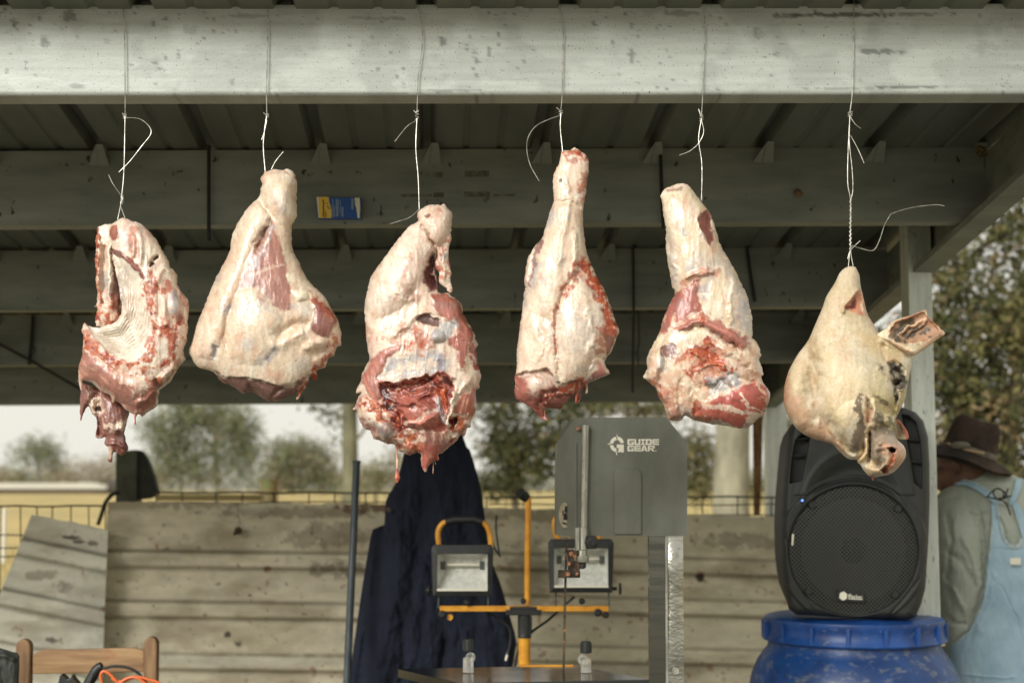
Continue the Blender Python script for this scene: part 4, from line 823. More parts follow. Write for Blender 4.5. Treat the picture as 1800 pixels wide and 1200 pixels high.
for ch, pts in (('R', [(0,6.2),(0,0),(3.4,0),(3.4,3),(0,3)]), ('R2', [(1.6,3),(3.8,6.2)]), ('o', [(5,3),(7.4,3),(7.4,6.2),(5,6.2),(5,3)]), ('c', [(11,3),(9,3),(9,6.2),(11,6.2)]), ('k', [(12.6,0),(12.6,6.2)]), ('k2', [(15,2.8),(12.8,4.4),(15.2,6.2)]), ('e', [(16.6,4.6),(18.8,4.6),(18.8,3),(16.6,3),(16.6,6.2),(18.9,6.2)]), ('r', [(20.6,6.2),(20.6,3),(22.8,3)])):
    stroke(mb, [(X0+a+.8, 1043.6+sy(X0+a)+b) for a, b in pts], 1.15, Dg-.0142)
mb.prism(Z(1460,1020,18,'560,555 1020,580 1010,604 560,580'), Dg-.0142, .0006)
mb.build('badge_lettering', M['white'], bd)['kind'] = 'stuff'
mb = MB(); mb.lathe([(.0026, .004), (.0026, -.002), (.001, -.003)], P(1410, 879, D-.0535), 10, axis='Y'); mb.build('power_light', M['led'], sp, True)
mb = MB(); mb.prism(Z(1300,700,2.4,'222,570 230,572 226,620 220,618'), D-.047, .002); mb.build('side_mark', M['boxpale'], sp)

# ---------------------------------------------------------------- wooden chair with cables, dark bundle
D = 4.2; k = .0004*D
ch = thing('wooden_chair', 'worn wooden chair with rounded back posts and a flat top slat', 'chair', (P(152, 1160, D).x, D, 0))
for x0, x1, yt in ((29, 55, 1122), (254, 277.5, 1118)):
    a, b = P(x0, 1160, D).x, P(x1, 1160, D).x; c = (a+b)/2; r = (b-a)/2; z1 = P(0, yt, D).z
    mb = MB(); pr = [(a, z1-r*1.1)]+[(c-r*math.cos(t_), z1-r*1.1+r*1.1*math.sin(t_)) for t_ in np.linspace(0, math.pi, 11)[1:-1]]+[(b, z1-r*1.1), (b, .02), (a, .02)]
    n = len(pr); mb.add([(x, D-.012, z) for x, z in pr]+[(x, D+.02, z) for x, z in pr], [tuple(range(n))[::-1], tuple(range(n, 2*n))]+[(i, (i+1) % n, (i+1) % n+n, i+n) for i in range(n)]); mb.build('back_post', M['woodpost'], ch, bevel=.004)
mb = MB(); mb.prism(pl('57,1149 75,1141 130,1141 190,1139 235,1138 253,1143 253,1180 150,1183 57,1184'), D-.004, .018); mb.build('top_slat', M['wood'], ch, bevel=.003)
mb = MB(); mb.prism(pl('57,1245 253,1243 253,1280 57,1282'), D-.004, .018); mb.build('lower_slat', M['wood'], ch, bevel=.003)
xa, xb = P(33, 1160, D).x, P(273, 1160, D).x
mb = MB(); mb.box((xa-.01, D-.42, .44), (xb+.01, D-.013, .47)); mb.build('seat', M['wood'], ch, bevel=.006)
for x in (xa, xb): mb = MB(); mb.box((x-.018, D-.41, 0), (x+.018, D-.374, .438)); mb.build('leg', M['woodpost'], ch, bevel=.003)
mb = MB(); mb.box((xa+.02, D-.40, .2), (xb-.02, D-.38, .22)); mb.build('stretcher', M['wood'], ch, bevel=.003)
D = 4.1
dl = thing('power_tool', 'black corded power tool propped in the wooden chair', 'power tool', P(165, 1190, D))
mb = MB(); mb.tube(cr([P(x, y, D) for x, y in ((181, 1170), (172, 1174), (162, 1190), (152, 1212), (148, 1260), (152, 1330))], 4), [.007]+[.0135]*4+[.015]*8+[.018]*8, 14); mb.build('handle', M['black'], dl, True)
mb = MB(); mb.pbox(146, 1300, 176, 1420, D-.03, .08); mb.build('body', M['black'], dl, bevel=.015)
mb = MB(); mb.tube([P(163, 1187, D-.014), P(157, 1200, D-.015)], .004, 6); mb.build('switch', M['rubber'], dl, True)
mb = MB(); mb.tube(cr([P(x, y, D-.02) for x, y in ((181, 1174), (200, 1170), (222, 1172), (240, 1180), (252, 1193), (262, 1215), (250, 1260))], 5), .0042, 8); mb.build('cord', M['rubber'], dl, True)
mb = MB(); mb.tube(cr([P(x, y, D-.04) for x, y in ((190, 1240), (178, 1195), (178, 1183), (184, 1179), (195, 1186), (208, 1200), (225, 1215))], 5), .0042, 8)
mb.tube(cr([P(x, y, D-.035) for x, y in ((196, 1192), (212, 1197), (228, 1192), (244, 1189), (262, 1194), (278, 1199), (300, 1215))], 5), .0042, 8); mb.tube(cr([P(x, y, D-.045) for x, y in ((205, 1205), (222, 1192), (240, 1190), (258, 1202))], 5), .004, 8)
tag(mb.build('extension_cord', M['orange'], None, True), 'orange extension cord looped over the chair seat by the black tool', 'cord')
mb = MB(); mb.prism(pl('101,1204 105,1186 108,1184 118,1193 124,1190 126,1185 130,1192 140,1204 140,1230 101,1230'), D-.02, .03)
tag(mb.build('black_bracket', M['black'], None, bevel=.003), 'small angular black bracket lying on the chair left of the power tool', 'bracket')
soft('dark_bundle', M['tarp'], None, 4.0, pl('-60,1135 -10,1136 6,1140 22,1145 34,1152 33,1200 36,1300 -60,1320'), amp=.5, base=None, rag=.4, rough=1.6, seed=31, step=2.5, cap=30, ops=[('line', pl('-20,1150 10,1152 30,1160'), 4, 8), ('line', pl('0,1170 10,1200 8,1250'), 6, -8)])
tag(bpy.data.objects['dark_bundle'], 'dark crumpled cloth bundle in the lower left corner beside the chair', 'cloth bundle')
# ---------------------------------------------------------------- man in overalls seen from behind
D = 4.95; k = .0004*D
man = thing('person', 'person seen from behind in pale denim overalls, sage green shirt and brown felt hat', 'person', (P(1765, 960, D).x, D, 0))
def ell(mb, c, r, n=24, m=16, R=None):
    vs = [(0, 0, -1)]
    for j in range(1, m):
        a = math.pi*j/m
        for i in range(n): t_ = 2*math.pi*i/n; vs.append((math.sin(a)*math.cos(t_), math.sin(a)*math.sin(t_), -math.cos(a)))
    vs.append((0, 0, 1)); fs = [(0, 1+(i+1) % n, 1+i) for i in range(n)]
    for j in range(m-2): fs += [(1+j*n+i, 1+j*n+(i+1) % n, 1+(j+1)*n+(i+1) % n, 1+(j+1)*n+i) for i in range(n)]
    e = 1+(m-2)*n; fs += [(e+i, e+(i+1) % n, len(vs)-1) for i in range(n)]
    q = [Vector((x*r[0], y*r[1], z*r[2])) for x, y, z in vs]; q = [(R @ v if R else v)+Vector(c) for v in q]; mb.add(q, fs)
X0 = P(1765, 960, D).x; hx = P(1693, 816, D).x; hz = P(0, 816, D).z
bd = MB(); Rh = Matrix.Rotation(math.radians(-14), 3, 'Y') @ Matrix.Rotation(math.radians(35), 3, 'Z')
ell(bd, (hx-.008, D+.01, hz-.005), (.070, .090, .105), R=Rh); ell(bd, (hx-.03, D+.01, hz-.045), (.062, .078, .062), R=Rh)
ell(bd, (hx-.045, D-.072, hz-.004), (.010, .018, .030), R=Rh)      # ear turned to the viewer
ell(bd, (hx-.068, D+.085, hz-.03), (.018, .02, .022)); 
bd.tube([(hx+.005, D, hz-.03), (hx+.05, D+.01, hz-.12), (X0-.02, D+.02, hz-.2)], [.058, .06, .08], 18)
bd.tube([(X0, D+.05, hz-.17), (X0, D+.05, hz-.30), (X0, D+.05, hz-.50), (X0-.01, D+.05, hz-.68), (X0-.01, D+.05, .82)], [.09, .11, .105, .10, .11], 20)
for s in (-1, 1):
    bd.tube([(X0-.01+s*.085, D+.05, .84), (X0+s*.10, D+.03, .46), (X0+s*.11, D+.06, .08)], [.085, .06, .042], 16)
    bd.tube([(X0+s*.14, D+.05, hz-.20), (X0+s*.185, D+.05, hz-.36), (X0+s*.18, D+.12, hz-.56), (X0+s*.12, D+.26, hz-.60)], [.05, .043, .036, .026], 14)
    hc = Vector((X0+s*.10, D+.30, hz-.605)); ell(bd, hc, (.022, .045, .038))
    for f in range(4): bd.tube([hc+Vector((-s*.004, .03, .026-.018*f)), hc+Vector((-s*.016, .066-.005*abs(f-1), .026-.018*f)), hc+Vector((-s*.034, .078-.006*abs(f-1), .022-.018*f))], [.009, .0085, .007], 8)
    bd.tube([hc+Vector((-s*.01, 0, .028)), hc+Vector((-s*.022, .026, .044)), hc+Vector((-s*.03, .048, .040))], [.011, .010, .008], 8)
b = bd.build('body', M['skin'], man, True); r_ = b.modifiers.new('join', 'REMESH'); r_.mode = 'VOXEL'; r_.voxel_size = .0065; r_.use_smooth_shade = True; s_m = b.modifiers.new('ease', 'SMOOTH'); s_m.iterations = 4
zq = lambda s: Z(1300, 700, 2.4, s)
shirt = pl('1688,838 1700,826 1720,821 1750,820 1768,828 1790,838 1830,852 1870,876 1892,910 1906,980 1912,1080 1905,1170 1880,1200 1880,1390 1685,1390 1672,1190 1660,1130 1650,1070 1644,1000 1640,940 1638,900 1640,880 1655,862 1672,848')
sops = [('puff', pl('1640,890 1690,870 1725,940 1730,1040 1700,1110 1665,1130 1648,1040'), 16), ('line', pl('1722,890 1730,960 1728,1030 1704,1100'), 5, -7), ('line', pl('1655,960 1690,985 1715,1030'), 6, -5), ('line', pl('1650,1010 1680,1040 1700,1080'), 5, 5), ('line', pl('1665,900 1672,950 1664,1010 1672,1070'), 5, -5), ('line', pl('1690,940 1712,985 1722,1040'), 4, 4), ('line', pl('1700,900 1720,905 1740,900'), 3, -3), ('line', pl('1660,1080 1680,1095 1700,1096'), 4, -5), ('line', pl('1752,905 1762,930 1772,955'), 5, -4), ('line', pl('1665,862 1690,852 1720,848 1745,852 1790,862'), 1.5, -1.6)]
soft('shirt', M['shirt'], man, D, shirt, amp=.72, cap=62, base=None, rag=.15, rough=.5, seed=40, step=2, fine=.15, ops=sops)
soft('collar', M['shirt'], man, D-.03, pl('1684,842 1690,828 1702,820 1722,815 1745,816 1757,822 1762,832 1740,836 1715,836 1696,842'), amp=.55, base=None, rag=0, rough=.3, seed=41, step=1.8, fine=.2)
def over(name, clip, m, lift, seed=40, ops=()):
    return soft(name, m, man, D, shirt, amp=.72, cap=62, base=None, rag=.15, rough=.5, seed=seed, step=1.5, fine=.15, ops=sops+list(ops), clip=clip, lift=lift)
bib = pl('1742,884 1753,884 1757,912 1763,942 1772,957 1785,963 1795,957 1797,944 1790,918 1779,884 1788,880 1806,915 1824,955 1838,1005 1846,1065 1868,1108 1905,1140 1905,1385 1690,1385 1676,1200 1667,1133 1684,1124 1704,1108 1722,1078 1730,1052 1735,1000 1741,955 1744,915')
over('overall_bib', bib, M['denim'], 5, ops=[('line', pl('1738,960 1735,1010 1729,1055 1704,1104 1668,1128'), 2.5, 3), ('line', pl('1740,1010 1765,1040 1785,1080 1800,1140'), 1.6, -2.2), ('line', pl('1746,965 1820,965'), 1.5, -2), ('line', pl('1690,1182 1740,1190 1790,1186'), 1.6, 3), ('line', pl('1752,1000 1740,1060 1716,1120'), 7, 4)])
M['hem'] = mat('frayed_hem', S(182,194,192), S(150,166,168), (90,90,90), rough=.9)
over('strap', pl('1671,847 1684,843 1700,844 1722,852 1740,864 1758,882 1752,889 1736,874 1716,860 1698,853 1680,852'), M['denim'], 7)
over('strap', pl('1787,840 1797,842 1795,858 1786,880 1778,888 1772,882 1780,868'), M['denim'], 7)
over('strap_hem', pl('1671,845 1684,841 1700,842 1722,850 1740,862 1742,864.5 1722,853 1700,845 1684,844'), M['hem'], 8.5)
over('bib_hem', pl('1752,889 1756,889 1760,915 1766,940 1774,953 1785,958 1792,953 1793,944 1797,946 1797,957 1786,965 1772,960 1762,945 1756,915'), M['hem'], 7)
over('bib_hem', pl('1743,920 1745.5,922 1743,957 1737,1000 1732,1054 1706,1110 1686,1127 1668,1136 1667,1133 1684,1124 1704,1107 1729,1052 1734,1000 1740,955'), M['hem'], 6.5)
mb = MB(); q = P(1785, 986, D-.145); mb.box((q.x-.018, q.y, q.z-.011), (q.x+.018, q.y+.002, q.z+.011)); mb.build('cloth_label', M['white'], man, bevel=.001)
mb = MB(); Dt = D-.15
for s in ('1736,872 1745,862 1756,858 1764,866 1760,878 1752,876 1746,866 1752,858 1766,864 1770,872 1764,877', '1734,872 1750,876 1765,874 1778,871', '1764,876 1770,864 1772,858', '1756,876 1768,884 1774,898 1776,905'): mb.tube(cr([P(x, y, Dt) for x, y in pl(s)], 4), .0026, 6)
mb.build('strap_cord', M['rubber'], man, True)
# hat
hat = P(1703, 799, D-.01); Rt = Matrix.Rotation(math.radians(17), 3, 'Y') @ Matrix.Rotation(math.radians(4), 3, 'X')
hp = [(.155, -.034), (.158, -.030), (.150, -.024), (.125, -.008), (.102, 0), (.094, .006), (.090, .03), (.084, .075), (.077, .108), (.065, .125), (.045, .128), (.02, .118), (.002, .116)]
mb = MB(); mb.lathe(hp, hat, 64, M=Rt); mb.lathe([(.152, -.037), (.12, -.016), (.095, -.006), (.09, .02)], hat, 64, M=Rt)
mb.v = [tuple(Vector(v)+Vector((0, 0, .006*math.sin(v[0]*30)))) for v in mb.v]; h_ = mb.build('hat', M['felt'], man, True)
mb = MB(); mb.lathe([(.0955, .004), (.0955, .014), (.0925, .024), (.091, .024)], hat, 64, M=Rt); mb.build('hat_band', M['band'], h_, True)
mb = MB(); mb.tube(cr([hat + Rt @ Vector((.0975*math.sin(a)*1.0, -.0975*math.cos(a), .013+.004*math.sin(a*3))) for a in np.linspace(-1.2, .2, 8)], 3), .0045, 8); mb.build('hat_cord', M['leather'], h_, True)
mb = MB(); q = hat + Rt @ Vector((-.062, -.085, .018)); ell(mb, q, (.035, .012, .014)); mb.build('band_knot', M['band'], h_, True)
for s in (-1, 1):
    mb = MB(); mb.tube([(X0-.01+s*.09, D+.05, .80), (X0+s*.105, D+.03, .46), (X0+s*.115, D+.05, .06)], [.125, .095, .085], 20); mb.build('trouser_leg', M['denim'], man, True)
    mb = MB(); ell(mb, (X0+s*.12, D+.10, .045), (.05, .14, .045)); mb.build('boot', M['print'], man, True)

# ---------------------------------------------------------------- trees
LEAF = [mat('oak_leaf', S(80,84,52), S(58,62,38), (3,3,3), rough=.85, spec=.2), mat('olive_leaf', S(112,108,66), S(90,88,56), (3,3,3), rough=.85, spec=.2), mat('brown_leaf', S(128,110,76), S(104,90,60), (3,3,3), rough=.7)]
FAR = [mat('far_leaf', S(102,110,78), S(88,96,68), (1,1,1), rough=.8), mat('far_leaf_pale', S(126,126,90), S(110,112,80), (1,1,1), rough=.8), mat('far_leaf_brown', S(150,134,106), S(132,120,94), (1,1,1), rough=.8)]
def leaves(name, D, blobs, size, mats, mix, parent, per=14, spread=3.2):
    g = np.random.default_rng(abs(hash(name)) % 9999 if False else int(D*100) % 9973 + len(blobs)); k = .0004*D; C = []; MI = []
    for (bx_, by, rx, ry, n) in blobs:
        nc = max(1, n//per); v = g.normal(size=(nc, 3)); v /= np.linalg.norm(v, axis=1)[:, None]; r = g.random(nc)**.45
        c0 = np.array(P(bx_, by, D)); c = c0 + v*r[:, None]*np.array([rx*k, min(rx, ry*1.5)*k, ry*k])
        cl = np.repeat(c, per, 0) + g.normal(size=(nc*per, 3))*size*k*spread; C.append(cl); MI.append(np.repeat(g.choice(3, nc, p=mix), per))
    C = np.concatenate(C); MI = np.concatenate(MI); n = len(C); s = size*k*g.uniform(.55, 1.3, n)[:, None]
    a = g.normal(size=(n, 3)); a /= np.linalg.norm(a, axis=1)[:, None]; b = np.cross(a, g.normal(size=(n, 3))); b /= np.linalg.norm(b, axis=1)[:, None]
    V = np.stack([C-a*s, C+b*s*.45, C+a*s, C-b*s*.45], 1).reshape(-1, 3) - np.array(wl(parent))
    me = bpy.data.meshes.new(name); me.vertices.add(4*n); me.vertices.foreach_set('co', V.astype(np.float32).ravel()); me.loops.add(4*n); me.loops.foreach_set('vertex_index', np.arange(4*n, dtype=np.int32)); me.polygons.add(n)
    me.polygons.foreach_set('loop_start', np.arange(0, 4*n, 4, dtype=np.int32)); me.polygons.foreach_set('loop_total', np.full(n, 4, np.int32)); me.update(calc_edges=True)
    o = link(name, me, mats, parent); me.polygons.foreach_set('material_index', MI.astype(np.int32)); return o
def tree(label, D, trunks, blobs, size, mats=FAR, mix=(.6, .3, .1), group='trees beyond the field', bark='branch', name='tree', cat='tree', per=14, spread=3.2):
    bx_ = trunks[0][0][0] if trunks else blobs[0][0]; p = P(bx_, 865, D); t = thing(name, label, cat, (p.x, D, ground_z(D)), group); k = .0004*D
    for tr_ in trunks:
        pts = [P(x, y, D) for x, y, r in tr_]
        if tr_ is trunks[0]: pts[0].z = ground_z(D)-.05
        mb = MB(); q = cr(pts, 4); rr = np.interp(np.linspace(0, 1, len(q)), np.linspace(0, 1, len(tr_)), [r*k for _, _, r in tr_]); mb.tube(q, list(rr), 10); mb.build('trunk' if tr_ is trunks[0] else 'limb', M[bark], t, True)
    leaves('crown', D, blobs, size, mats, mix, t, per, spread); return t
T = lambda s: [tuple(float(q) for q in t_.split(',')) for t_ in s.split()]
tree('small rounded green tree far left beyond the low shed', 130, [T('70,868,3 68,830,2 66,790,1.2')], [(66, 798, 46, 28, 1700), (40, 846, 26, 14, 500), (95, 812, 20, 16, 300)], 3.2, group=None)
tree('broad grey green tree with slim pale trunks left of centre, beyond the field', 70, [T('380,870,5 380,800,5 378,745,3 376,716,2'), T('347,870,4 346,830,3.4 338,800,2'), T('318,868,3 318,830,2.4 310,790,1.4'), T('380,800,3 350,760,2 320,740,1'), T('380,780,2.4 410,745,1.6 430,730,1')], [(300, 770, 52, 34, 2400), (335, 728, 62, 30, 2720), (400, 740, 60, 36, 2720), (425, 795, 42, 50, 3040), (300, 815, 50, 36, 1600), (360, 810, 50, 46, 2080), (268, 745, 26, 16, 448)], 3.4, bark='paletrunk', group=None)
tree('round olive tree with brown patches right of the broad grey tree', 100, [T('515,868,3 514,830,2.4 512,800,1.2')], [(512, 800, 46, 30, 2880), (555, 815, 40, 34, 2400), (485, 832, 34, 28, 1440), (530, 845, 54, 20, 1440), (590, 850, 30, 18, 800)], 3.2, mix=(.5, .2, .3), group=None)
tree('big mossy trunked tree rising behind the pipe, leafy twigs hanging beside it', 24, [T('617,900,17 616,860,14.5 615,780,14 614,700,13.5 610,600,12'), T('612,740,4 590,728,3 566,722,2 548,716,1.4'), T('612,700,4 580,690,3 540,700,2'), T('630,770,3 650,740,2 672,715,1')], [(585, 735, 20, 24, 90), (566, 716, 26, 10, 80), (592, 775, 9, 20, 36), (650, 712, 34, 12, 140), (684, 740, 14, 24, 60), (590, 560, 120, 90, 1800), (700, 640, 80, 40, 800)], 5, mats=LEAF, mix=(.7, .3, 0), bark='trunk', per=6, spread=1.6, group=None)
tree('low brown and olive thicket between the mossy trunk and the coverall', 60, [T('660,868,3 660,840,2')], [(660, 835, 40, 26, 1300), (620, 850, 30, 16, 500), (700, 820, 30, 40, 900)], 3.4, mix=(.3, .3, .4), group=None, cat='thicket', name='thicket')
tree('dark green dense tree right of the coverall, sky glinting through', 26, [T('905,890,8 906,830,6 900,760,4'), T('906,820,4 930,780,3 950,740,2'), T('904,800,3 880,760,2 862,730,1.4')], [(880, 780, 46, 54, 1500), (930, 800, 50, 60, 2100), (985, 760, 44, 50, 1300), (860, 720, 44, 20, 420), (930, 725, 60, 24, 700), (1020, 715, 60, 20, 800), (880, 850, 46, 26, 900), (1060, 800, 60, 60, 1500)], 5.2, mats=LEAF, mix=(.72, .22, .06), per=10, spread=1.9, group=None)
tree('light olive bushy tree behind the saw housing', 34, [T('1180,880,5 1180,820,4 1170,760,3')], [(1075, 712, 60, 18, 900), (1150, 720, 60, 24, 1100), (1230, 790, 40, 50, 1500), (1225, 850, 34, 36, 1000), (1290, 720, 50, 24, 800), (1170, 800, 60, 60, 1500)], 4.4, mats=LEAF, mix=(.3, .5, .2), per=12, spread=2.2, group=None)
tree('stout pale barked tree trunk standing just left of the rusty strip', 13, [T('1284,960,40 1285,880,33 1288,780,31 1290,700,30 1292,560,28')], [(1300, 470, 160, 80, 900)], 7, mats=LEAF, mix=(.6, .4, 0), bark='paletrunk', group=None, per=10, spread=2)
tree('olive shrubs between the rear post and the loudspeaker', 40, [T('1400,880,4 1400,820,3')], [(1400, 770, 50, 70, 1500), (1450, 840, 80, 40, 900), (1330, 860, 60, 20, 500)], 4.6, mats=LEAF, mix=(.4, .5, .1), per=12, spread=2.2, group=None, name='shrub', cat='shrub')
tree('near evergreen tree filling the right side above the hat, branches showing', 14,
     [T('1770,990,20 1762,900,17 1775,780,14 1790,640,12 1800,480,8'), T('1650,845,4 1665,800,5 1700,770,5 1745,735,6 1775,700,7'), T('1640,530,5 1668,520,6 1690,480,6 1720,440,5 1790,400,4'), T('1660,640,3 1700,625,3.5 1735,600,4 1790,560,5'), T('1690,700,2.5 1720,650,3 1760,640,3 1800,620,4'), T('1735,735,4 1770,790,3 1790,850,3'), T('1700,760,3 1740,800,2.5 1800,790,2.5')],
     [(1720, 560, 110, 120, 3400), (1680, 480, 60, 60, 600), (1790, 420, 80, 90, 1200), (1670, 680, 60, 60, 1500), (1760, 720, 90, 70, 2300), (1770, 850, 80, 70, 2800), (1680, 760, 44, 50, 900), (1800, 600, 60, 110, 1000), (1570, 610, 44, 50, 420), (1640, 590, 40, 60, 600), (1880, 700, 90, 260, 2600), (1740, 380, 70, 40, 260), (1540, 720, 60, 60, 500)], 7.6, mats=LEAF, mix=(.52, .30, .18), per=16, spread=1.7, group=None)
o = leaves('tree_line', 190, [(x, 850+random.uniform(-8, 6), 60, random.uniform(16, 36), 1500) for x in range(-200, 2000, 70)], 2.6, FAR, (.5, .3, .2), None); tag(o, 'far hazy line of woods along the edge of the field', 'woods', kind='stuff')
o = leaves('scrub', 150, [(x, y, 36, r, 900) for x, y, r in ((-30, 838, 24), (20, 842, 22), (110, 838, 22), (150, 826, 32), (190, 828, 30), (232, 836, 30), (270, 846, 20))], 2.6, [FAR[2], FAR[2], FAR[1]], (.5, .3, .2), None); tag(o, 'leafless brown winter scrub at the far side of the field', 'scrub', kind='stuff')
# far shed, bale, post, bin
D = 120; t = thing('field_shed', 'long low pale roofed shed at the far left edge of the field', 'shed', (P(80, 865, D).x, D, 1.0))
a, b = P(-60, 868, D), P(175, 857, D); mb = MB(); mb.box((a.x, D, .9), (b.x, D+7, b.z)); mb.build('wall', mat('shed_wall', S(122,112,96), rough=.9), t)
c = P(90, 848, D); mb = MB(); mb.add([(a.x-.5, D-.6, b.z-.1), (b.x+.5, D-.6, b.z-.1), (b.x-1.5, D+3.6, c.z), (a.x, D+3.6, c.z), (b.x+.5, D+7.6, b.z-.1), (a.x-.5, D+7.6, b.z-.1)], [(0,1,2,3), (3,2,4,5), (1,4,2), (0,3,5)]); mb.build('roof', mat('shed_roof', S(196,190,170), rough=.6), t)
mb = MB(); p = P(206, 862, 110); mb.lathe([(.05, -.7), (.55, -.65), (.62, 0), (.55, .65), (.05, .7)], (p.x, 110, 1.55), 14, axis='X'); tag(mb.build('hay_bale', mat('dark_hay', S(66,62,54), rough=.9), None, True), 'dark round hay bale at the right end of the far shed', 'hay bale')
for x, lb in ((312, 'white field post seen through the left mesh fence'), (5, 'white field post at the very left edge of the photo')):
    D = 14; mb = MB(); mb.pbox(x-3, 893, x+4, 990, D, .06); tag(mb.build('field_post', mat('white_post', S(214,210,194), rough=.7), None, bevel=.01), lb, 'post')
D = 26; t = thing('rubbish_bin', 'squat green and brown bin in the field behind the timber rail', 'bin', (P(472, 865, D).x, D, .1)); mb = MB(); a = P(456, 900, D); b = P(490, 841, D)
mb.lathe([(.14, 0), (.17, b.z-.25), (.18, b.z-.24), (.18, b.z-.2), (.16, b.z-.2)], ((a.x+b.x)/2, D, .18), 18); mb.build('tub', mat('green_bin', S(84,92,46), S(104,78,52), (3, 3, 2), rough=.7), t, True)
# ---------------------------------------------------------------- the six hanging cuts
DM = 3.06
def root(name, label, cat, px, py, D, group=None): return thing(name, label, cat, P(px, py, D), group)
def strand(parent, D, pts, rs, c, name='meat_strand'):
    mb = MB(); mb.tube(cr([P(x, y, D) for x, y in pts], 4), list(np.interp(np.linspace(0, 1, (len(pts)-1)*4+1), np.linspace(0, 1, len(rs)), np.array(rs)*.0004*D)), 8)
    return mb.build(name, c, parent, True)
M['fatplain'] = mat('fat_strand', S(216,190,160), S(190,120,96), (90,90,90), rough=.4)
M['redstrand'] = mat('red_strand', S(186,104,80), S(140,60,44), (90,90,90), rough=.35)
M['bone'] = mat('cut_bone', S(196,140,124), S(226,206,184), (70,70,70), rough=.5)
G_ = 'cuts of meat hung on wire from the front beam'
# 1 rib cage -------------------------------------------------------
r = root('rib_cage', 'open rib cage with white hollow inside and dark neck meat dangling below', 'meat', 218, 385, DM, G_)
A = lambda s: Z(130, 370, 5.22, s); B = lambda s: Z(120, 560, 4.615, s)
neck = B('60,500 230,560 420,650 495,740 480,830 455,930 484,1040 470,1080 430,1110 385,1080 355,1105 360,1150 340,1165 322,1140 335,1100 318,1040 290,1010 300,960 265,972 220,955 232,890 228,800 195,775 165,705 125,765 108,820 94,810 98,700 95,640 105,590 84,520')
soft('neck_meat', M['flesh'], r, DM+.035, neck, amp=.8, base=lambda X, Y, H: MEAT(X, Y, H, (134, 90, 81), 80, 6), ragsc=9, rag=1.2, rough=1.3, seed=1,
     ops=[('line', B('250,640 240,800 250,960'), 7, -18), ('line', B('330,870 400,900 480,880'), 6, 8), ('line', B('290,1010 380,1005 470,1040'), 3, 6), ('line', B('170,700 200,640 230,600'), 6, -8)],
     paint=[(FAT, B('180,650 270,620 280,780 190,770'), 4), (FAT, B('310,860 430,820 480,850 460,900 330,910'), 4, 8), (BLOOD, B('290,1010 470,1040 430,1100 360,1060'), 3, 6, .4), (FAT, B('320,1040 370,1060 350,1140 330,1130'), 3), (PLAIN(60,40,30), B('225,715 250,705 255,740 230,745'), 1.5)])
# far wall of the chest: the strip of breastbone on the left
strip = A('200,1062 195,1000 212,900 186,880 205,860 217,740 196,640 203,560 192,440 203,360 198,270 214,180 232,140 290,125 350,130 420,200 450,420 450,600 440,760 430,900 400,1010 330,1060 260,1070')
soft('breastbone', M['flesh'], r, DM+.03, strip, amp=.62, base=FAT, ragsc=5, rag=1.6, rough=1.2, seed=2,
     ops=[('line', A('325,300 330,500 325,700 340,900'), 4.5, 12), ('puff', A('235,320 310,320 315,640 300,860 240,860'), -13), ('line', A('225,200 212,500 225,900'), 3, 7)],
     paint=[(GORE, (A('215,190 205,420 212,640 225,860 215,1040'), 8), 3, 6), (GORE, A('240,930 400,800 410,1080 220,1080'), 4, 8), (MEMB, A('250,560 310,560 315,760 270,750'), 4, 5, .8), (BLOOD, (A('380,560 385,700 380,800 395,940'), 6), 4, 6, .8), (lambda X, Y, H: MEAT(X, Y, H, (110, 70, 61), 90, 4), A('352,300 460,330 460,640 440,800 400,960 385,800 365,560'), 3, 4), (PLEURA, (A('330,300 335,500 330,680'), 6), 2)])
main = A('335,130 395,92 440,66 490,78 520,90 620,125 700,200 780,300 830,400 872,460 885,520 945,580 948,680 1000,760 1047,820 1056,900 1045,1000 1050,1080 1036,1160') + B('962,180 935,260 950,330 900,390 862,450 820,520 738,580 728,690 690,730 640,760 600,795 570,775 552,800 548,855 540,862 536,780 480,750 420,690 385,665 372,692 352,670 345,630 250,575 190,520 118,500 112,580 96,560 88,500 82,460 86,370 115,290 118,200 120,130 105,95 130,32 160,55 230,72 320,52 370,30') + A('415,985 440,900 420,760 400,640 372,520 350,430 352,330 322,250 315,180')
cav = A('362,385 420,400 480,455 560,545 622,600 655,690 680,850 722,1000 742,1060') + B('700,120 680,200 648,262 590,330 540,352 490,350 400,318 300,250 200,140 148,48 230,74 320,54 372,30') + A('440,900 430,800 405,640 378,540')
ribs = []; ribp = []
for k, t in enumerate(np.linspace(0, 1, 13)):
    pts_ = [(150+20*t+26*t*t, 570+50*t), (176+14*t, 580+44*t-7*(1-t)), (204+14*t, 566+58*t), (216+26*t, 536+74*t), (212+46*t, 500+86*t), (206+58*t, 462+94*t)]
    ribs.append(('line', pts_, 1.9, -3.0)); ribp.append((PLAIN(186,164,146), (pts_, .8), 1.8, 2, .5))
def hollow(X, Y, d):
    s = sdf(cav, X, Y); t = ss(0, 30, s); g = np.clip((262-X)/70, 0, 1); return -(34*t*(.35+.65*g) + 6*ss(-1, 3, s))
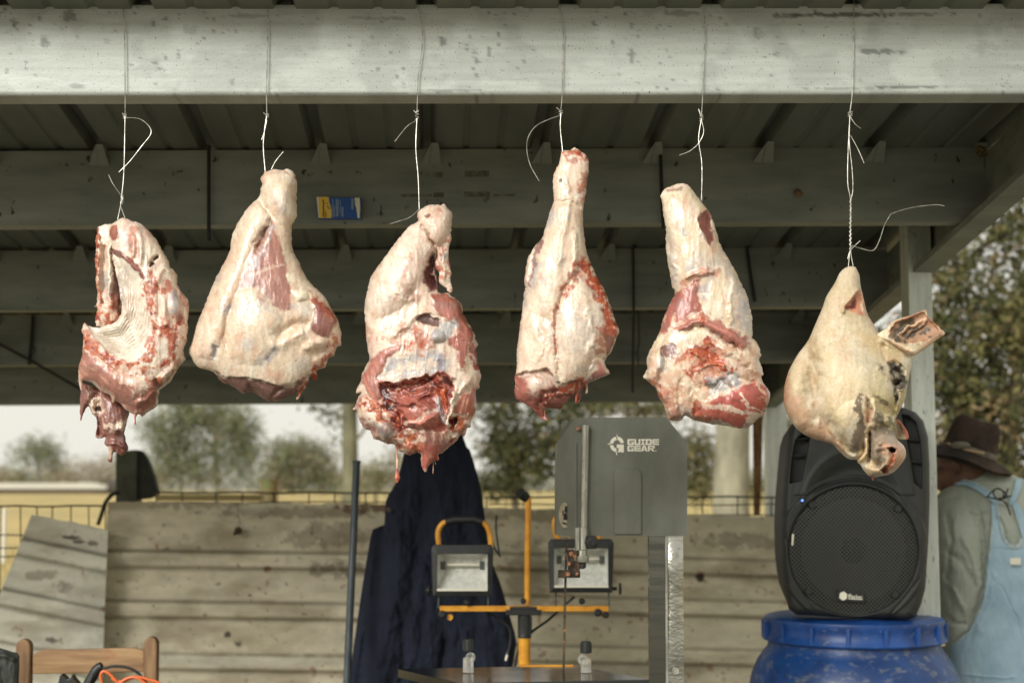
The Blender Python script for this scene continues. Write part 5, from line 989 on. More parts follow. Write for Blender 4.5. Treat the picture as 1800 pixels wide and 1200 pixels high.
o1 = soft('body', M['flesh'], r, DM, main, amp=.95, cap=62, base=FAT, ragsc=5, rag=1.0, rough=.8, seed=3, warp=1.1, clamp=-40, calm=cav,
     ops=[('fn', hollow)] + ribs + [('line', A('560,120 600,240 620,400 600,520'), 5, 5), ('line', A('520,200 550,330 540,440'), 6, 5), ('line', A('690,500 740,440 780,420'), 3, -9), ('line', A('760,700 780,580 830,530 900,560'), 5, 7), ('line', A('830,780 830,960 850,1080'), 6, 6), ('line', A('760,640 780,820 770,1000'), 3, -6), ('puff', A('870,740 980,760 1000,900 930,1040 860,900'), 10),
          ('line', A('930,700 1000,860 960,1050'), 4, -6), ('line', B('700,480 760,590'), 6, -10), ('puff', B('700,480 860,350 900,420 740,575'), 14), ('puff', B('120,140 200,260 400,420 560,470 700,450 730,560 560,740 400,660 250,560 110,500 90,380'), 12), ('line', B('540,690 640,660 720,560'), 5, 7), ('line', B('115,505 250,570 345,620 400,670 480,740'), 3, 5)],
     paint=[(lambda X, Y, H: MEAT(X, Y, H, (176, 124, 109), 40, 4), B('105,40 160,90 200,190 300,290 430,380 520,420 700,420 900,330 880,420 735,590 728,700 560,790 420,700 250,590 100,520 70,380'), 4, 4),
            (GORE, (B('118,60 150,130 210,190 300,280 420,370 560,420 700,430 790,390'), 30), 8, 8), (BLOOD, (B('140,130 230,210 330,300 420,400'), 12), 6, 11, .7), (FAT, (B('440,450 560,520 600,600 590,640'), 16), 5, 14, .8), (FAT, (B('110,500 190,520 250,575 350,640 400,680 480,745 545,770'), 3), 2.5, 4), (FAT, (B('540,760 640,745 720,700 735,590 820,520 870,440'), 4), 2, 3),
            (lambda X, Y, H: MEAT(X, Y, H, (164, 102, 87), 60, 4), B('560,640 700,540 735,620 700,720 560,770'), 4, 4, .8),
            (PLEURA, cav, 1.5, 2), (MEMB, (A('470,520 430,700 450,860'), 6), 8, 8, .5), (GORE, (A('660,640 690,820 720,960 760,1060'), 12), 5, 10), (lambda X, Y, H: MEAT(X, Y, H, (134, 78, 69), 30, 5), (A('362,378 440,410 520,470 590,545 650,610'), 8), 1.5, 4),
            (lambda X, Y, H: MEAT(X, Y, H, (150, 90, 73), 90, 5), A('320,170 350,125 395,130 412,190 405,270 350,275 325,230'), 1.5, 3), (BLOOD, (A('540,200 550,330 580,420'), 10), 7, 10, .55), (BLOOD, (A('700,560 720,640 740,780 700,880'), 7), 4, 8, .9), (BLOOD, (A('860,660 880,720 800,740'), 8), 5, 9, .8), (GORE, A('820,1000 960,900 1060,900 1050,1180 800,1180 700,1180 740,1060'), 8, 10),
            (MEMB, A('880,760 960,740 985,880 940,1000 880,900'), 5, 5, .8), (MEAT, A('960,720 1060,860 1040,920 990,860'), 4, 5, .8), (BLOOD, (B('830,110 840,240 790,330'), 14), 6, 10, .9), (PLEURA, B('780,150 810,180 800,300 740,370 640,390 620,370 700,280'), 4, 4), (BLOOD, (B('650,170 670,260 610,340'), 8), 5, 10, .8),
            (PLAIN(48,22,16), (A('700,510 722,485'), 4), 1, 2), (PLAIN(48,22,16), (A('738,450 768,428'), 2.5), 1, 1), ] + ribp)
strand(r, DM-.02, [(177.5, 683), (178, 700), (178.5, 716)], [.8, .7, .8], M['fatplain'])
strand(r, DM-.02, [(237.5, 727), (237.7, 738), (237.6, 746)], [1.8, 1.2, 1.7], M['redstrand'])
# 2 pale ham -------------------------------------------------------
r = root('ham_cut', 'broad pale ham with bent shank and a pink wedge of bare meat down its middle', 'meat', 484, 300, DM, G_)
A = lambda s: Z(300, 270, 2.609, s); B = lambda s: Z(320, 490, 5.455, s)
ol = A('430,85 455,78 480,72 515,76 540,70 570,95 580,140 576,220 580,285 558,325 555,380 560,440 590,500 610,545 640,590 700,650') + B('1360,160 1400,230 1445,310 1480,370 1500,400 1512,460 1532,520 1520,590 1526,640 1480,655 1455,740 1400,760 1370,850 1320,860 1290,895 1296,940 1280,978 1258,975 1240,930 1212,950 1205,1010 1150,1090 1110,1155 1092,1140 1130,1060 1050,1120 960,1150 900,1180 870,1168 830,1172 740,1120 650,1080 600,1096 560,1088 520,1050 440,1010 370,985 300,890 160,850 85,750 66,680 100,590 132,460 175,350 212,270 310,20') + A('245,500 272,440 282,370 330,280 370,230 405,198 412,160 420,140 412,115')
soft('body', M['flesh'], r, DM, ol, amp=.78, cap=95, base=lambda X, Y, H: FAT(X, Y, H, (224, 204, 178)), ragsc=6, rag=.9, rough=.45, seed=4,
     ops=[('puff', A('408,150 430,85 570,80 582,200 575,300 555,340 520,360 480,300 420,220'), 16), ('puff', A('405,200 460,285 380,400 330,520 300,640 240,830 200,950 100,930 130,770 270,440 330,280'), 9), ('line', A('400,205 430,250 462,288 440,340 380,410'), 3, -8), ('line', A('440,340 395,440'), 5, -12),
          ('puff', B('520,110 700,80 880,250 960,380 920,520 880,700 760,830 520,820 430,700 410,450 480,220'), 10), ('line', B('500,200 440,350 410,520 430,700'), 5, -5), ('line', B('870,590 960,520 1060,465 1160,430 1230,450'), 10, -11), ('line', B('820,640 960,600 1080,520 1180,490'), 12, 7), ('line', B('330,640 300,760'), 6, -7), ('puff', B('1225,140 1310,170 1440,310 1480,420 1400,570 1340,560 1225,460 1260,300'), 9),
          ('step', B('260,870 420,940 600,930 760,970 900,1010 1060,1035 1080,990 1160,955 1260,900 1330,940 1200,1200 700,1250 300,1050'), -9, 3), ('line', B('860,1130 920,1080 960,1040 1060,1030'), 4, -7), ('line', B('640,990 680,1060 740,1120'), 4, -6), ('puff', B('1040,110 1190,110 1220,160 1200,200 1090,215'), 7), ('line', B('1210,740 1300,700 1400,680'), 8, -8), ('line', B('1180,700 1260,620 1380,600'), 9, 5)],
     paint=[(lambda X, Y, H: MEAT(X, Y, H, (158, 110, 97), 82, 4), A('462,300 478,350 500,400 520,470 548,600 553,715 500,722 470,700 440,645 400,612 310,620 350,520 385,420 440,350'), 3, 3), (MEMB, (A('460,330 400,470 370,520'), 5), 6, 5, .6), (BLOOD, (A('440,350 400,450'), 3), 4, 7, .35), (FAT, (A('360,560 470,515 520,510'), 1.5), 2, 4, .5),
            (lambda X, Y, H: MEAT(X, Y, H, (156, 106, 97), 100, 4), B('1230,200 1300,180 1440,310 1480,420 1400,572 1340,562 1225,465 1255,370 1270,270'), 2.5, 2), (BLOOD, B('1230,120 1310,180 1440,310 1480,420 1400,400 1260,230'), 7, 8, .65),
            (MEMB, B('1050,240 1150,220 1240,270 1250,350 1180,370 1060,290'), 5, 4, .6), (lambda X, Y, H: MEAT(X, Y, H, (128, 94, 85), 20, 6), B('270,880 330,870 420,945 600,935 760,978 900,1015 1055,1038 1090,990 1170,960 1230,950 1110,1200 700,1250 300,1050'), 3, 3), (FAT, (B('300,900 420,940 600,925 760,970 1055,1038 1070,990'), 3), 2, 4),
            (MEMB, B('600,560 680,600 640,700 540,660'), 7, 6, .6), (MEMB, B('830,650 930,670 880,760 760,830 720,780 830,730'), 6, 7, .85), (MEMB, B('290,620 350,650 320,780 270,770'), 5, 5, .8), (MEMB, B('400,250 480,240 460,330 400,360'), 5, 6, .7), (MEMB, B('740,220 830,180 870,320 720,330'), 6, 10, .45), (lambda X, Y, H: MEAT(X, Y, H, (166, 122, 109), 45, 5), B('720,120 800,160 810,240 720,220'), 4, 8, .7), (PLAIN(236,226,200), B('1045,110 1190,105 1225,160 1190,200 1090,210'), 1.5, 2), (PLAIN(232,220,194), A('535,550 575,550 570,590 545,610'), 2, 3),
            (GORE, (B('1450,600 1440,700 1380,780 1290,900'), 8), 5, 9, .9), (BLOOD, (B('1270,880 1275,960'), 9), 3, 5, .9), (GORE, (B('1200,960 1160,1060 1105,1140'), 9), 3, 8, .9), (GORE, A('505,72 560,74 572,110 530,95'), 2, 5, .8), (PLAIN(80,60,50), None, 3, .86)])
# 3 shoulder with the wound ----------------------------------------
r = root('pork_shoulder', 'large gory shoulder cut with a dark red wound and a knuckle end bent over', 'meat', 760, 362, DM, G_)
A = lambda s: Z(620, 350, 4.8, s); B = lambda s: Z(610, 590, 4.615, s)
flap = A('640,250 720,230 830,300 822,380 808,430 812,530 822,560 832,630 824,680 842,760 838,780 810,788 796,770 790,750 735,710 726,660 730,620 695,585 700,520 712,440')
soft('hanging_flap', M['flesh'], r, DM-.015, flap, amp=.7, base=FAT, ragsc=6, rag=1, rough=1, seed=5, ops=[('line', A('760,430 770,560 780,700'), 4, 4)], paint=[(MEAT, (A('715,480 720,580'), 4), 3, 6, .8), (MEMB, A('740,440 800,440 800,500 750,520'), 3, 3, .8), (BLOOD, None, 8, .57, .7)])
ol = A('550,110 575,85 610,60 650,50 700,46 745,50 760,40 782,46 800,75 830,100 840,150 841,190 832,260 822,330 800,400 740,428 716,440 705,520 692,600 712,660 722,780 760,795 800,790 870,840 915,880 932,930 928,960 950,1000 985,1060 1020,1120') + B('1040,25 1062,70 1045,100 1052,150 1060,220 1085,320 1080,350 1070,430 1042,432 1050,520 1046,600 1005,690 1004,745 975,750 965,790 948,815 938,800 925,795 890,850 830,902 780,950 745,955 740,980 747,1000 735,1015 705,1008 690,1025 660,1060 640,1100 625,1098 608,1060 600,1000 595,950 540,955 500,968 470,950 425,935 385,880 330,880 300,865 260,845 215,832 190,772 135,745 90,660 82,610 55,600 52,585 75,550 88,500 118,460 75,470 80,420 110,370 128,300 155,240 185,185 166,120 158,20') + A('108,1050 98,930 104,870 118,800 150,660 190,600 255,508 350,380 440,270 500,215 552,186 542,150')
wound = B('240,380 330,365 420,370 560,335 690,320 790,290 835,340 860,430 850,560 830,640 815,700 790,780 740,785 680,770 600,760 480,760 430,680 330,600 290,500 262,450')
cap_ = A('545,190 545,110 610,55 780,40 842,110 838,200 815,430 720,432 700,390 640,310 590,250')
soft('body', M['flesh'], r, DM, ol, amp=.76, cap=90, base=FAT, ragsc=5, rag=1.0, rough=.9, seed=6, warp=3.2,
     ops=[('puff', cap_, 16), ('line', A('565,215 600,258 650,320 716,412'), 1.8, -10), ('line', A('690,450 665,560 640,640 700,770'), 7, -22), ('puff', A('540,200 700,400 640,560 560,700 400,940 120,1040 100,860 150,650 350,390'), 16),
          ('line', A('380,480 430,440 480,480'), 5, -5), ('line', A('370,760 430,840 520,850'), 6, 6), ('line', A('330,1150 440,1080 530,960 690,950'), 6, 7), ('lobe', A('520,1020 560,972 640,980 720,1020 745,1062 640,1055 560,1045'), -.55), ('puff', A('650,1130 720,1090 780,1120 770,1200 700,1210 650,1180'), 13), ('lobe', A('670,800 800,795 900,860 950,1000 1020,1130 1000,1190 880,1180 860,1060 760,1000 680,930'), .35),
          ('lobe', B('900,20 1020,10 985,160 960,250 930,285 905,250 905,120'), .55), ('puff', wound, -7), ('step', wound, -3, 4), ('puff', B('400,520 560,480 720,560 760,660 740,760 560,760 460,720'), 26), ('line', B('470,700 600,720 720,640 760,600'), 6, 9), ('line', B('430,560 560,540 680,600'), 4, 7), ('line', B('300,430 450,420 600,370 720,340'), 5, -8), ('line', B('330,500 480,560 640,470 720,420'), 3.5, 7), ('line', B('690,340 760,400 800,480 800,600 780,700'), 3, 9), ('line', B('730,480 745,600 770,690 800,760'), 3.5, 12),
          ('line', B('250,380 420,355 560,330 700,300'), 4, 7), ('line', B('880,440 850,560 825,660 810,740'), 4, 12), ('lobe', B('130,300 190,190 260,130 430,60 430,110 330,170 280,280 240,330 290,490 240,530 180,480 120,380'), .5), ('puff', B('60,580 110,480 200,520 330,640 400,780 300,850 200,760 100,680'), 16), ('puff', B('230,680 380,740 480,860 590,940 480,960 400,870 230,820'), 13), ('line', B('200,620 260,600 330,700 430,800 560,870'), 5, -7), ('lobe', B('590,780 830,760 850,880 740,950 745,1000 640,1100 600,1060 590,900'), .35), ('lobe', B('1045,430 1050,600 1000,670 850,620 880,540 930,480'), .3), ('puff', B('830,660 900,650 890,720 840,780'), -16), ('line', B('1000,690 930,760 860,860'), 5, 5), ('line', B('1000,330 960,420 900,480'), 5, 5)],
     paint=[(lambda X, Y, H: MEAT(X, Y, H, (180, 128, 115), 30, 5), B('40,560 90,480 220,520 420,680 600,780 860,760 900,860 740,1020 620,1110 480,980 250,860 100,740'), 6, 9), (FAT, B('90,500 190,520 230,660 200,740 100,650'), 5, 8), (GORE, (B('180,560 260,640 380,800 560,900'), 26), 9, 12), (MEMB, B('230,700 350,720 400,800 300,830 230,800'), 6, 8, .7),
            (MEMB, B('250,340 330,200 450,160 640,110 820,180 810,270 660,305 450,345 300,365'), 6, 7), (FAT, (B('330,330 500,240 700,220'), 9), 6, 8, .8), (GORE, B('420,60 640,10 700,60 640,120 500,160'), 7, 12), (BLOOD, (B('520,40 560,-60 600,60'), 14), 6, 13, .7),
            (lambda X, Y, H: MEAT(X, Y, H, (156, 86, 73), 25, 6), wound, 2.5, 4), (DARKB, (B('250,410 340,420 460,410 600,370 740,330 820,370 850,440'), 9), 5, 9), (DARKB, (B('300,450 330,560 400,640 440,700'), 14), 6, 9), (BLOOD, (B('740,420 790,480 800,640 780,700'), 10), 5, 8), (DARKB, (B('620,460 700,400 840,360'), 8), 6, 9, .8), (MEMB, (B('740,500 750,620 790,720'), 6), 3, 3, .9), (PLEURA, (B('880,430 850,560 822,680 815,750'), 5), 2, 4),
            (lambda X, Y, H: MEAT(X, Y, H, (184, 110, 95), 15, 5), B('460,560 640,540 740,640 740,740 600,750 480,720'), 5, 5, .8), (FAT, (B('480,700 560,690 640,620 700,600'), 2), 2, 4, .7),
            (lambda X, Y, H: MEAT(X, Y, H, (174, 114, 101), 60, 5), B('130,300 190,190 260,130 430,60 430,110 330,170 280,280 240,330 290,490 240,530 180,480 120,380 60,450 100,400'), 3, 3), (lambda X, Y, H: MEAT(X, Y, H, (158, 96, 81), 60, 5), A('670,800 800,795 900,860 950,1000 1020,1130 1000,1190 880,1180 860,1060 760,1000 680,930'), 3, 4), (lambda X, Y, H: MEAT(X, Y, H, (160, 98, 85), 80, 5), B('810,10 1020,0 985,160 960,250 930,285 905,250 895,110 820,60'), 2.5, 3), (FAT, (B('1000,60 980,200 950,280 900,270 880,140'), 3), 2, 3),
            (lambda X, Y, H: MEAT(X, Y, H, (172, 102, 85), 110, 5), B('1045,430 1050,600 1000,670 850,620 880,540 930,480'), 3, 3), (GORE, B('820,640 1010,650 1000,740 820,910 790,800'), 6, 12), (BLOOD, B('830,670 900,660 880,740 830,770'), 3, 4), (DARKB, (B('850,680 890,690'), 5), 3, 4), (lambda X, Y, H: MEAT(X, Y, H, (150, 76, 63), 95, 5), (B('1020,70 1040,160 1055,240'), 10), 4, 6), (lambda X, Y, H: MEAT(X, Y, H, (140, 96, 85), 75, 4), B('620,780 820,790 800,900 640,880'), 6, 6, .8), (lambda X, Y, H: MEAT(X, Y, H, (184, 104, 91), 95, 5), B('600,880 740,880 740,1010 700,1000 640,1100 600,1060'), 4, 5, .9), (BLOOD, (B('720,990 740,1005'), 7), 3, 3, .8),
            (lambda X, Y, H: MEAT(X, Y, H, (122, 78, 73), 95, 4), A('710,445 690,600 715,780 660,780 600,680 600,610 650,520'), 3, 4), (lambda X, Y, H: MEAT(X, Y, H, (110, 80, 73), 20, 5), A('520,1020 560,972 640,980 720,1020 745,1062 640,1055 560,1045'), 2, 3), (MEMB, A('650,1130 720,1080 860,990 880,1090 770,1200 700,1210'), 4, 5), (FAT, cap_, 2, 3, .5), (PLAIN(150,100,86), A('620,140 640,122 664,130 662,160 630,165'), 1.5, 2), (PLAIN(196,150,126), A('712,90 740,76 764,92 758,122 722,124'), 1.5, 2), (BLOOD, (A('485,470 492,520'), 3), 2, 3, .5), (BLOOD, (A('455,590 450,640'), 3), 3, 3, .4), (MEAT, (A('470,720 470,790 520,830'), 9), 7, 9, .5), (GORE, (A('110,1090 180,1180 330,1170 420,1090'), 10), 9, 12, .5)])
strand(r, DM, [(697, 781), (697.5, 797), (698.5, 812), (698, 826)], [2.2, 1.4, 2.6, 1.4], M['fatplain']); strand(r, DM, [(698, 822), (698, 832), (698.5, 840), (698, 848)], [1.4, 3.4, 5.2, 1.2], M['redstrand'])
strand(r, DM, [(761.3, 806), (761.5, 820), (761, 832)], [.5, .6, .5], M['fatplain']); strand(r, DM, [(763, 806), (766, 816)], [.4, .4], M['fatplain'])
# 4 long leg -------------------------------------------------------
r = root('ham_cut', 'long straight ham sawn off at the shank, orange blood along its right side', 'meat', 1008, 265, DM, G_)
A = lambda s: Z(880, 240, 2.308, s)
ol = A('245,62 262,54 285,56 300,44 325,60 350,80 358,108 352,180 345,240 334,300 336,370 345,440 352,480 370,520 385,560 420,620 450,700 465,745 482,790 470,815 460,850 445,880 428,895 424,915 418,900 430,935 442,962 410,976 380,990 352,1000 355,1035 344,1040 332,1022 328,1055 312,1082 300,1070 298,1040 285,1060 262,1080 240,1106 200,1100 180,1115 190,1148 160,1140 130,1110 105,1085 55,1060 60,1000 56,980 66,940 64,880 72,820 80,760 88,700 94,640 100,610 96,590 108,500 125,470 140,440 164,420 178,380 190,340 205,290 216,260 212,200 216,150 240,100')
soft('body', M['flesh'], r, DM, ol, amp=.82, cap=80, base=lambda X, Y, H: FAT(X, Y, H, (230, 210, 186)), ragsc=5, rag=1.1, rough=.55, seed=7,
     ops=[('puff', A('215,250 340,240 340,360 350,480 280,620 230,760 100,700 130,480'), 12), ('lobe', A('250,70 330,66 330,100 300,112 262,106'), -.35), ('puff', A('290,570 370,600 440,760 420,880 340,990 250,1000 225,860 235,700'), 15), ('line', A('285,570 240,660 222,780 228,900 240,990'), 3.5, -6), ('line', A('220,270 280,265 335,290'), 5, -5), ('line', A('260,150 280,260 250,420 230,560'), 5, 4), ('line', A('300,380 310,470 290,560'), 4, 4), ('line', A('150,440 125,540 120,600'), 5, -8),
          ('step', A('50,960 130,945 190,930 225,985 250,1000 330,985 352,1020 300,1160 100,1160 40,1060'), -10, 3), ('puff', A('70,980 150,960 215,1000 200,1060 130,1080 80,1060'), 10), ('line', A('150,1085 180,1040 240,1030'), 4, -7), ('lobe', A('370,910 410,900 445,960 400,980 350,1000'), .5), ('line', A('330,620 380,800 350,900'), 5, 4), ('line', A('130,760 170,860 140,930'), 5, 3)],
     paint=[(MEMB, (A('212,310 195,350'), 6), 5, 5, .7), (MEMB, (A('145,520 120,600'), 8), 6, 6, .7), (lambda X, Y, H: MEAT(X, Y, H, (140, 104, 99), 70, 5), (A('162,425 130,500 112,600'), 6), 3, 4, .9), (FAT, (A('120,480 108,580'), 5), 3, 4), (MEMB, A('250,700 420,680 430,800 330,900 250,840'), 14, 10, .35),
            (BLOOD, A('300,505 345,480 372,530 425,630 475,760 484,795 440,835 420,800 412,700 370,640 340,560'), 5, 11), (BLOOD, A('300,510 345,480 340,560 250,660 225,720 225,660 280,580'), 5, 12, .8), (GORE, (A('335,250 345,170 350,100'), 12), 6, 9, .7), (BLOOD, (A('330,200 318,220'), 5), 4, 7, .7), (BLOOD, (A('222,680 215,760 225,890'), 1), 2, 4, .7), (BLOOD, (A('455,800 440,840 410,790 408,870'), 8), 5, 10, .7),
            (lambda X, Y, H: MEAT(X, Y, H, (158, 98, 85), 20, 6), A('50,960 130,945 190,935 222,985 240,1020 330,985 352,1020 300,1160 100,1160 40,1060'), 3, 4), (FAT, (A('75,965 150,950 205,975 230,1000'), 5), 3, 5, .9), (FAT, A('90,970 190,960 210,1010 130,1040'), 5, 7, .7), (DARKB, (A('150,1090 200,1060 260,1040 300,1010'), 10), 6, 9, .8), (BLOOD, (A('250,1030 300,1020 340,1000'), 10), 5, 9, .9), (lambda X, Y, H: MEAT(X, Y, H, (186, 124, 115), 100, 5), A('400,905 445,960 380,990 350,1000 380,950'), 2.5, 3), (PLEURA, A('360,920 400,930 370,980 345,970'), 3, 4, .8), (lambda X, Y, H: MEAT(X, Y, H, (130, 86, 77), 100, 5), A('430,810 470,810 450,870 430,890'), 2, 3),
            (lambda X, Y, H: MEAT(X, Y, H, (176, 130, 119), 0, 4), A('256,84 320,92 306,106 268,104'), 1.2, 2), (GORE, A('245,60 300,44 355,80 350,110 320,80 260,78'), 2, 5), (PLAIN(70,40,30), (A('243,176 244,182'), 3), .8, 1)])
strand(r, DM-.015, [(981, 668), (984, 682), (984.5, 700)], [4.5, 3, 1.2], M['fatplain']); strand(r, DM, [(1014, 690), (1013, 700), (1012, 708)], [3, 2.4, 1], M['redstrand']); strand(r, DM, [(957, 705), (957.3, 730)], [.4, .4], M['fatplain'])
# 5 shoulder with blood spot ---------------------------------------
r = root('pork_shoulder', 'shoulder cut with smooth white shank and a bright red blood patch in its lower folds', 'meat', 1234, 358, DM, G_)
A = lambda s: Z(1110, 300, 2.552, s)
ol = A('130,112 140,95 152,80 185,66 220,57 245,62 262,72 290,110 322,148 345,180 362,212 378,260 392,310 408,350 432,390 458,435 482,480 502,525 522,570 534,620 541,660 543,710 541,748 560,765 572,782 578,808 582,830 572,845 585,880 592,912 582,925 598,960 612,975 622,1002 618,1040 602,1060 598,1092 570,1110 542,1140 515,1156 490,1156 450,1150 400,1140 360,1138 320,1128 280,1120 242,1098 225,1118 205,1122 170,1115 155,1090 150,1060 125,1020 112,980 85,955 62,935 52,920 72,890 66,860 76,820 95,780 120,740 135,690 152,640 175,590 196,550 180,515 176,480 166,430 158,380 153,320 155,270 145,210 140,160')
fold = A('185,700 240,680 320,640 400,680 470,718 528,765 590,900 625,1000 600,1100 500,1160 240,1110 170,1120 150,1050 60,930 75,820 130,770')
soft('body', M['flesh'], r, DM, ol, amp=.76, cap=80, base=lambda X, Y, H: FAT(X, Y, H, (226, 210, 180)), ragsc=5, rag=1.2, rough=.6, seed=8, warp=3,
     ops=[('puff', A('140,100 240,60 330,170 400,350 520,580 540,740 330,640 290,500 200,540 160,300'), 12), ('lobe', A('306,182 336,168 358,225 367,310 358,342 335,300 305,235'), -.4), ('line', A('300,180 302,240 330,310'), 2.5, 4), ('step', fold, 9, 6), ('puff', A('190,700 320,640 470,720 528,765 500,810 430,765 320,690 215,720'), 11), ('line', A('215,725 320,690 420,760 500,812'), 3.5, -8), ('puff', A('70,820 130,770 150,900 110,980 60,930'), 10), ('line', A('130,780 150,860 120,960'), 4, -8), ('lobe', A('130,790 190,770 208,820 180,850 135,840'), -.2),
          ('puff', A('300,790 360,770 420,840 400,920 330,930 300,870'), -7), ('line', A('260,800 320,830 360,900'), 3.5, 6), ('line', A('300,900 360,860 430,880'), 3, 5), ('line', A('380,790 460,820 540,870 580,920'), 7, 7), ('line', A('380,900 480,930 560,950'), 5, -6), ('puff', A('290,1040 370,1000 550,940 620,1000 590,1100 500,1150 330,1110'), 12), ('line', A('230,930 210,1020 220,1100'), 5, -6), ('line', A('280,960 270,1040 300,1090'), 4, -5), ('line', A('470,470 440,600 450,700'), 4, 4), ('line', A('180,380 200,450 190,500'), 5, 5), ('lobe', A('200,545 300,480 290,560 330,630 200,690 190,620'), .25), ('line', A('240,480 310,455 375,450'), 4, 6), ('line', A('300,960 340,980 440,920'), 4, -5)],
     paint=[(MEMB, A('175,350 210,370 200,520 180,480'), 8, 6, .7), (MEMB, (A('232,255 245,285'), 5), 4, 3, .9), (MEMB, A('250,400 290,400 290,450 255,450'), 6, 6, .7), (MEMB, A('290,500 340,500 350,560 310,580'), 6, 5, .7), (MEMB, A('400,330 530,600 541,740 500,720 470,560 390,420'), 9, 8, .5), (MEMB, A('480,520 530,600 541,720 500,740 465,620'), 6, 6, .6), (FAT, (A('440,440 470,560 455,700'), 4), 3, 5, .8),
            (lambda X, Y, H: MEAT(X, Y, H, (134, 84, 73), 80, 5), A('306,182 336,168 358,225 367,310 358,342 335,300 305,235'), 1.6, 2), (FAT, (A('300,230 325,300 340,335'), 3), 2, 3), (lambda X, Y, H: MEAT(X, Y, H, (164, 98, 85), 75, 6), A('198,548 300,480 290,560 330,635 200,680 160,720 115,745 150,640'), 3, 4), (FAT, (A('195,640 170,720 190,690'), 4), 3, 4, .8), (BLOOD, (A('230,500 310,460 370,455'), 8), 5, 9, .55),
            (GORE, A('150,760 560,760 600,980 540,1140 160,1110 80,850'), 12, 26, .35), (lambda X, Y, H: MEAT(X, Y, H, (172, 110, 97), 25, 6), A('190,700 320,640 470,720 528,765 500,812 430,765 320,690 215,720'), 3, 5), (FAT, (A('190,690 260,650 330,640'), 4), 3, 4, .8), (BLOOD, A('290,800 350,770 400,800 420,880 380,930 330,935 300,880'), 12, 16, .62), (BLOOD, (A('250,830 300,800 350,830 300,880 260,910'), 8), 5, 12, .9), (BLOOD, (A('340,760 350,820 400,880 440,910'), 9), 5, 11, .95), (BLOOD, (A('200,850 260,820'), 5), 4, 9, .7), (BLOOD, (A('330,940 360,930 450,960'), 5), 4, 8, .8),
            (lambda X, Y, H: MEAT(X, Y, H, (142, 106, 97), 20, 5), A('130,790 190,770 208,820 180,850 135,840'), 3, 4), (MEMB, A('120,840 180,850 160,900 120,890'), 5, 5, .7), (MEMB, A('330,930 470,910 480,970 360,1000'), 6, 7), (PLAIN(96,86,78), (A('350,960 370,965'), 12), 5, 6, .7), (PLAIN(110,84,76), (A('415,930 440,950'), 9), 5, 6, .7),
            (lambda X, Y, H: MEAT(X, Y, H, (172, 88, 77), 15, 6), A('340,1035 440,995 545,945 615,975 612,1060 590,1105 500,1110 440,1075'), 2.5, 2), (FAT, (A('480,990 520,1050 600,1085'), 3), 2, 3, .9), (FAT, (A('370,1050 450,1062 520,1092 590,1100'), 5), 2, 3, .95), (FAT, (A('560,960 600,1010 606,1060'), 3), 2, 3, .8), (lambda X, Y, H: MEAT(X, Y, H, (186, 102, 87), 20, 6), (A('300,1068 400,1092 490,1126'), 18), 2.5, 3), (FAT, (A('300,1050 400,1068 520,1085'), 4), 2.5, 4), (BLOOD, (A('150,1000 165,1060 190,1110'), 14), 8, 12, .6), (BLOOD, (A('90,950 130,1010'), 8), 5, 9, .8), (BLOOD, (A('285,1060 290,1110 330,1120'), 8), 5, 9, .7), (BLOOD, (A('320,650 330,670'), 6), 4, 5, .8), (FAT, (A('125,112 190,75 255,70'), 3), 3, 5), (PLAIN(110,80,60), (A('160,90 220,80'), 2), 3, 4, .6)])
# 6 pig head -------------------------------------------------------
r = root('pig_head', 'pale pig head hung snout down, dark patches round its eye and mouth', 'pig head', 1497, 470, DM)
A = lambda s: Z(1350, 440, 2.856, s); B = lambda s: Z(1360, 700, 6.0, s)
ear2 = B('1262,250 1300,212 1345,250 1400,330 1424,400 1415,430 1380,430 1300,425 1260,330')
soft('ear', M['hide'], r, DM+.05, ear2, amp=.35, base=SKIN, rag=.5, rough=.4, seed=9, ops=[('puff', B('1290,280 1330,270 1380,360 1380,400 1300,390'), -6)], paint=[(PLAIN(190,110,88), (B('1300,215 1400,330 1422,420'), 5), 4, 3), (PLAIN(110,90,76), B('1290,290 1340,300 1370,400 1300,390'), 4, 5, .7)])
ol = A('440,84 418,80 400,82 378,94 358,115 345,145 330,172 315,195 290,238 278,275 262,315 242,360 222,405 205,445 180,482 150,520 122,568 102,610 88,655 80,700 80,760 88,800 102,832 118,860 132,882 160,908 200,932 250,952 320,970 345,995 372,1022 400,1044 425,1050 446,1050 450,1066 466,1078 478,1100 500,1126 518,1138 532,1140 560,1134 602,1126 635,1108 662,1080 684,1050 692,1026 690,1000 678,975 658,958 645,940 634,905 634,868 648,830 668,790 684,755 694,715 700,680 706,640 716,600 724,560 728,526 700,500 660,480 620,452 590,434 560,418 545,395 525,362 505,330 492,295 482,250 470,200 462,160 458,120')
snout = B('1030,470 1100,430 1190,405 1270,420 1330,470 1380,540 1392,600 1370,680 1310,740 1230,790 1140,815 1040,835 985,800 960,740 990,700 1100,700 1030,650 1015,560')
disc = B('1100,470 1190,412 1260,425 1330,480 1385,545 1392,610 1365,690 1300,745 1230,782 1170,800 1170,700 1200,620 1180,560 1120,530')
jaw = A('480,735 500,800 505,900 495,960 478,1020 446,1052 410,1046 372,1022 330,975 300,900 330,820 400,760')
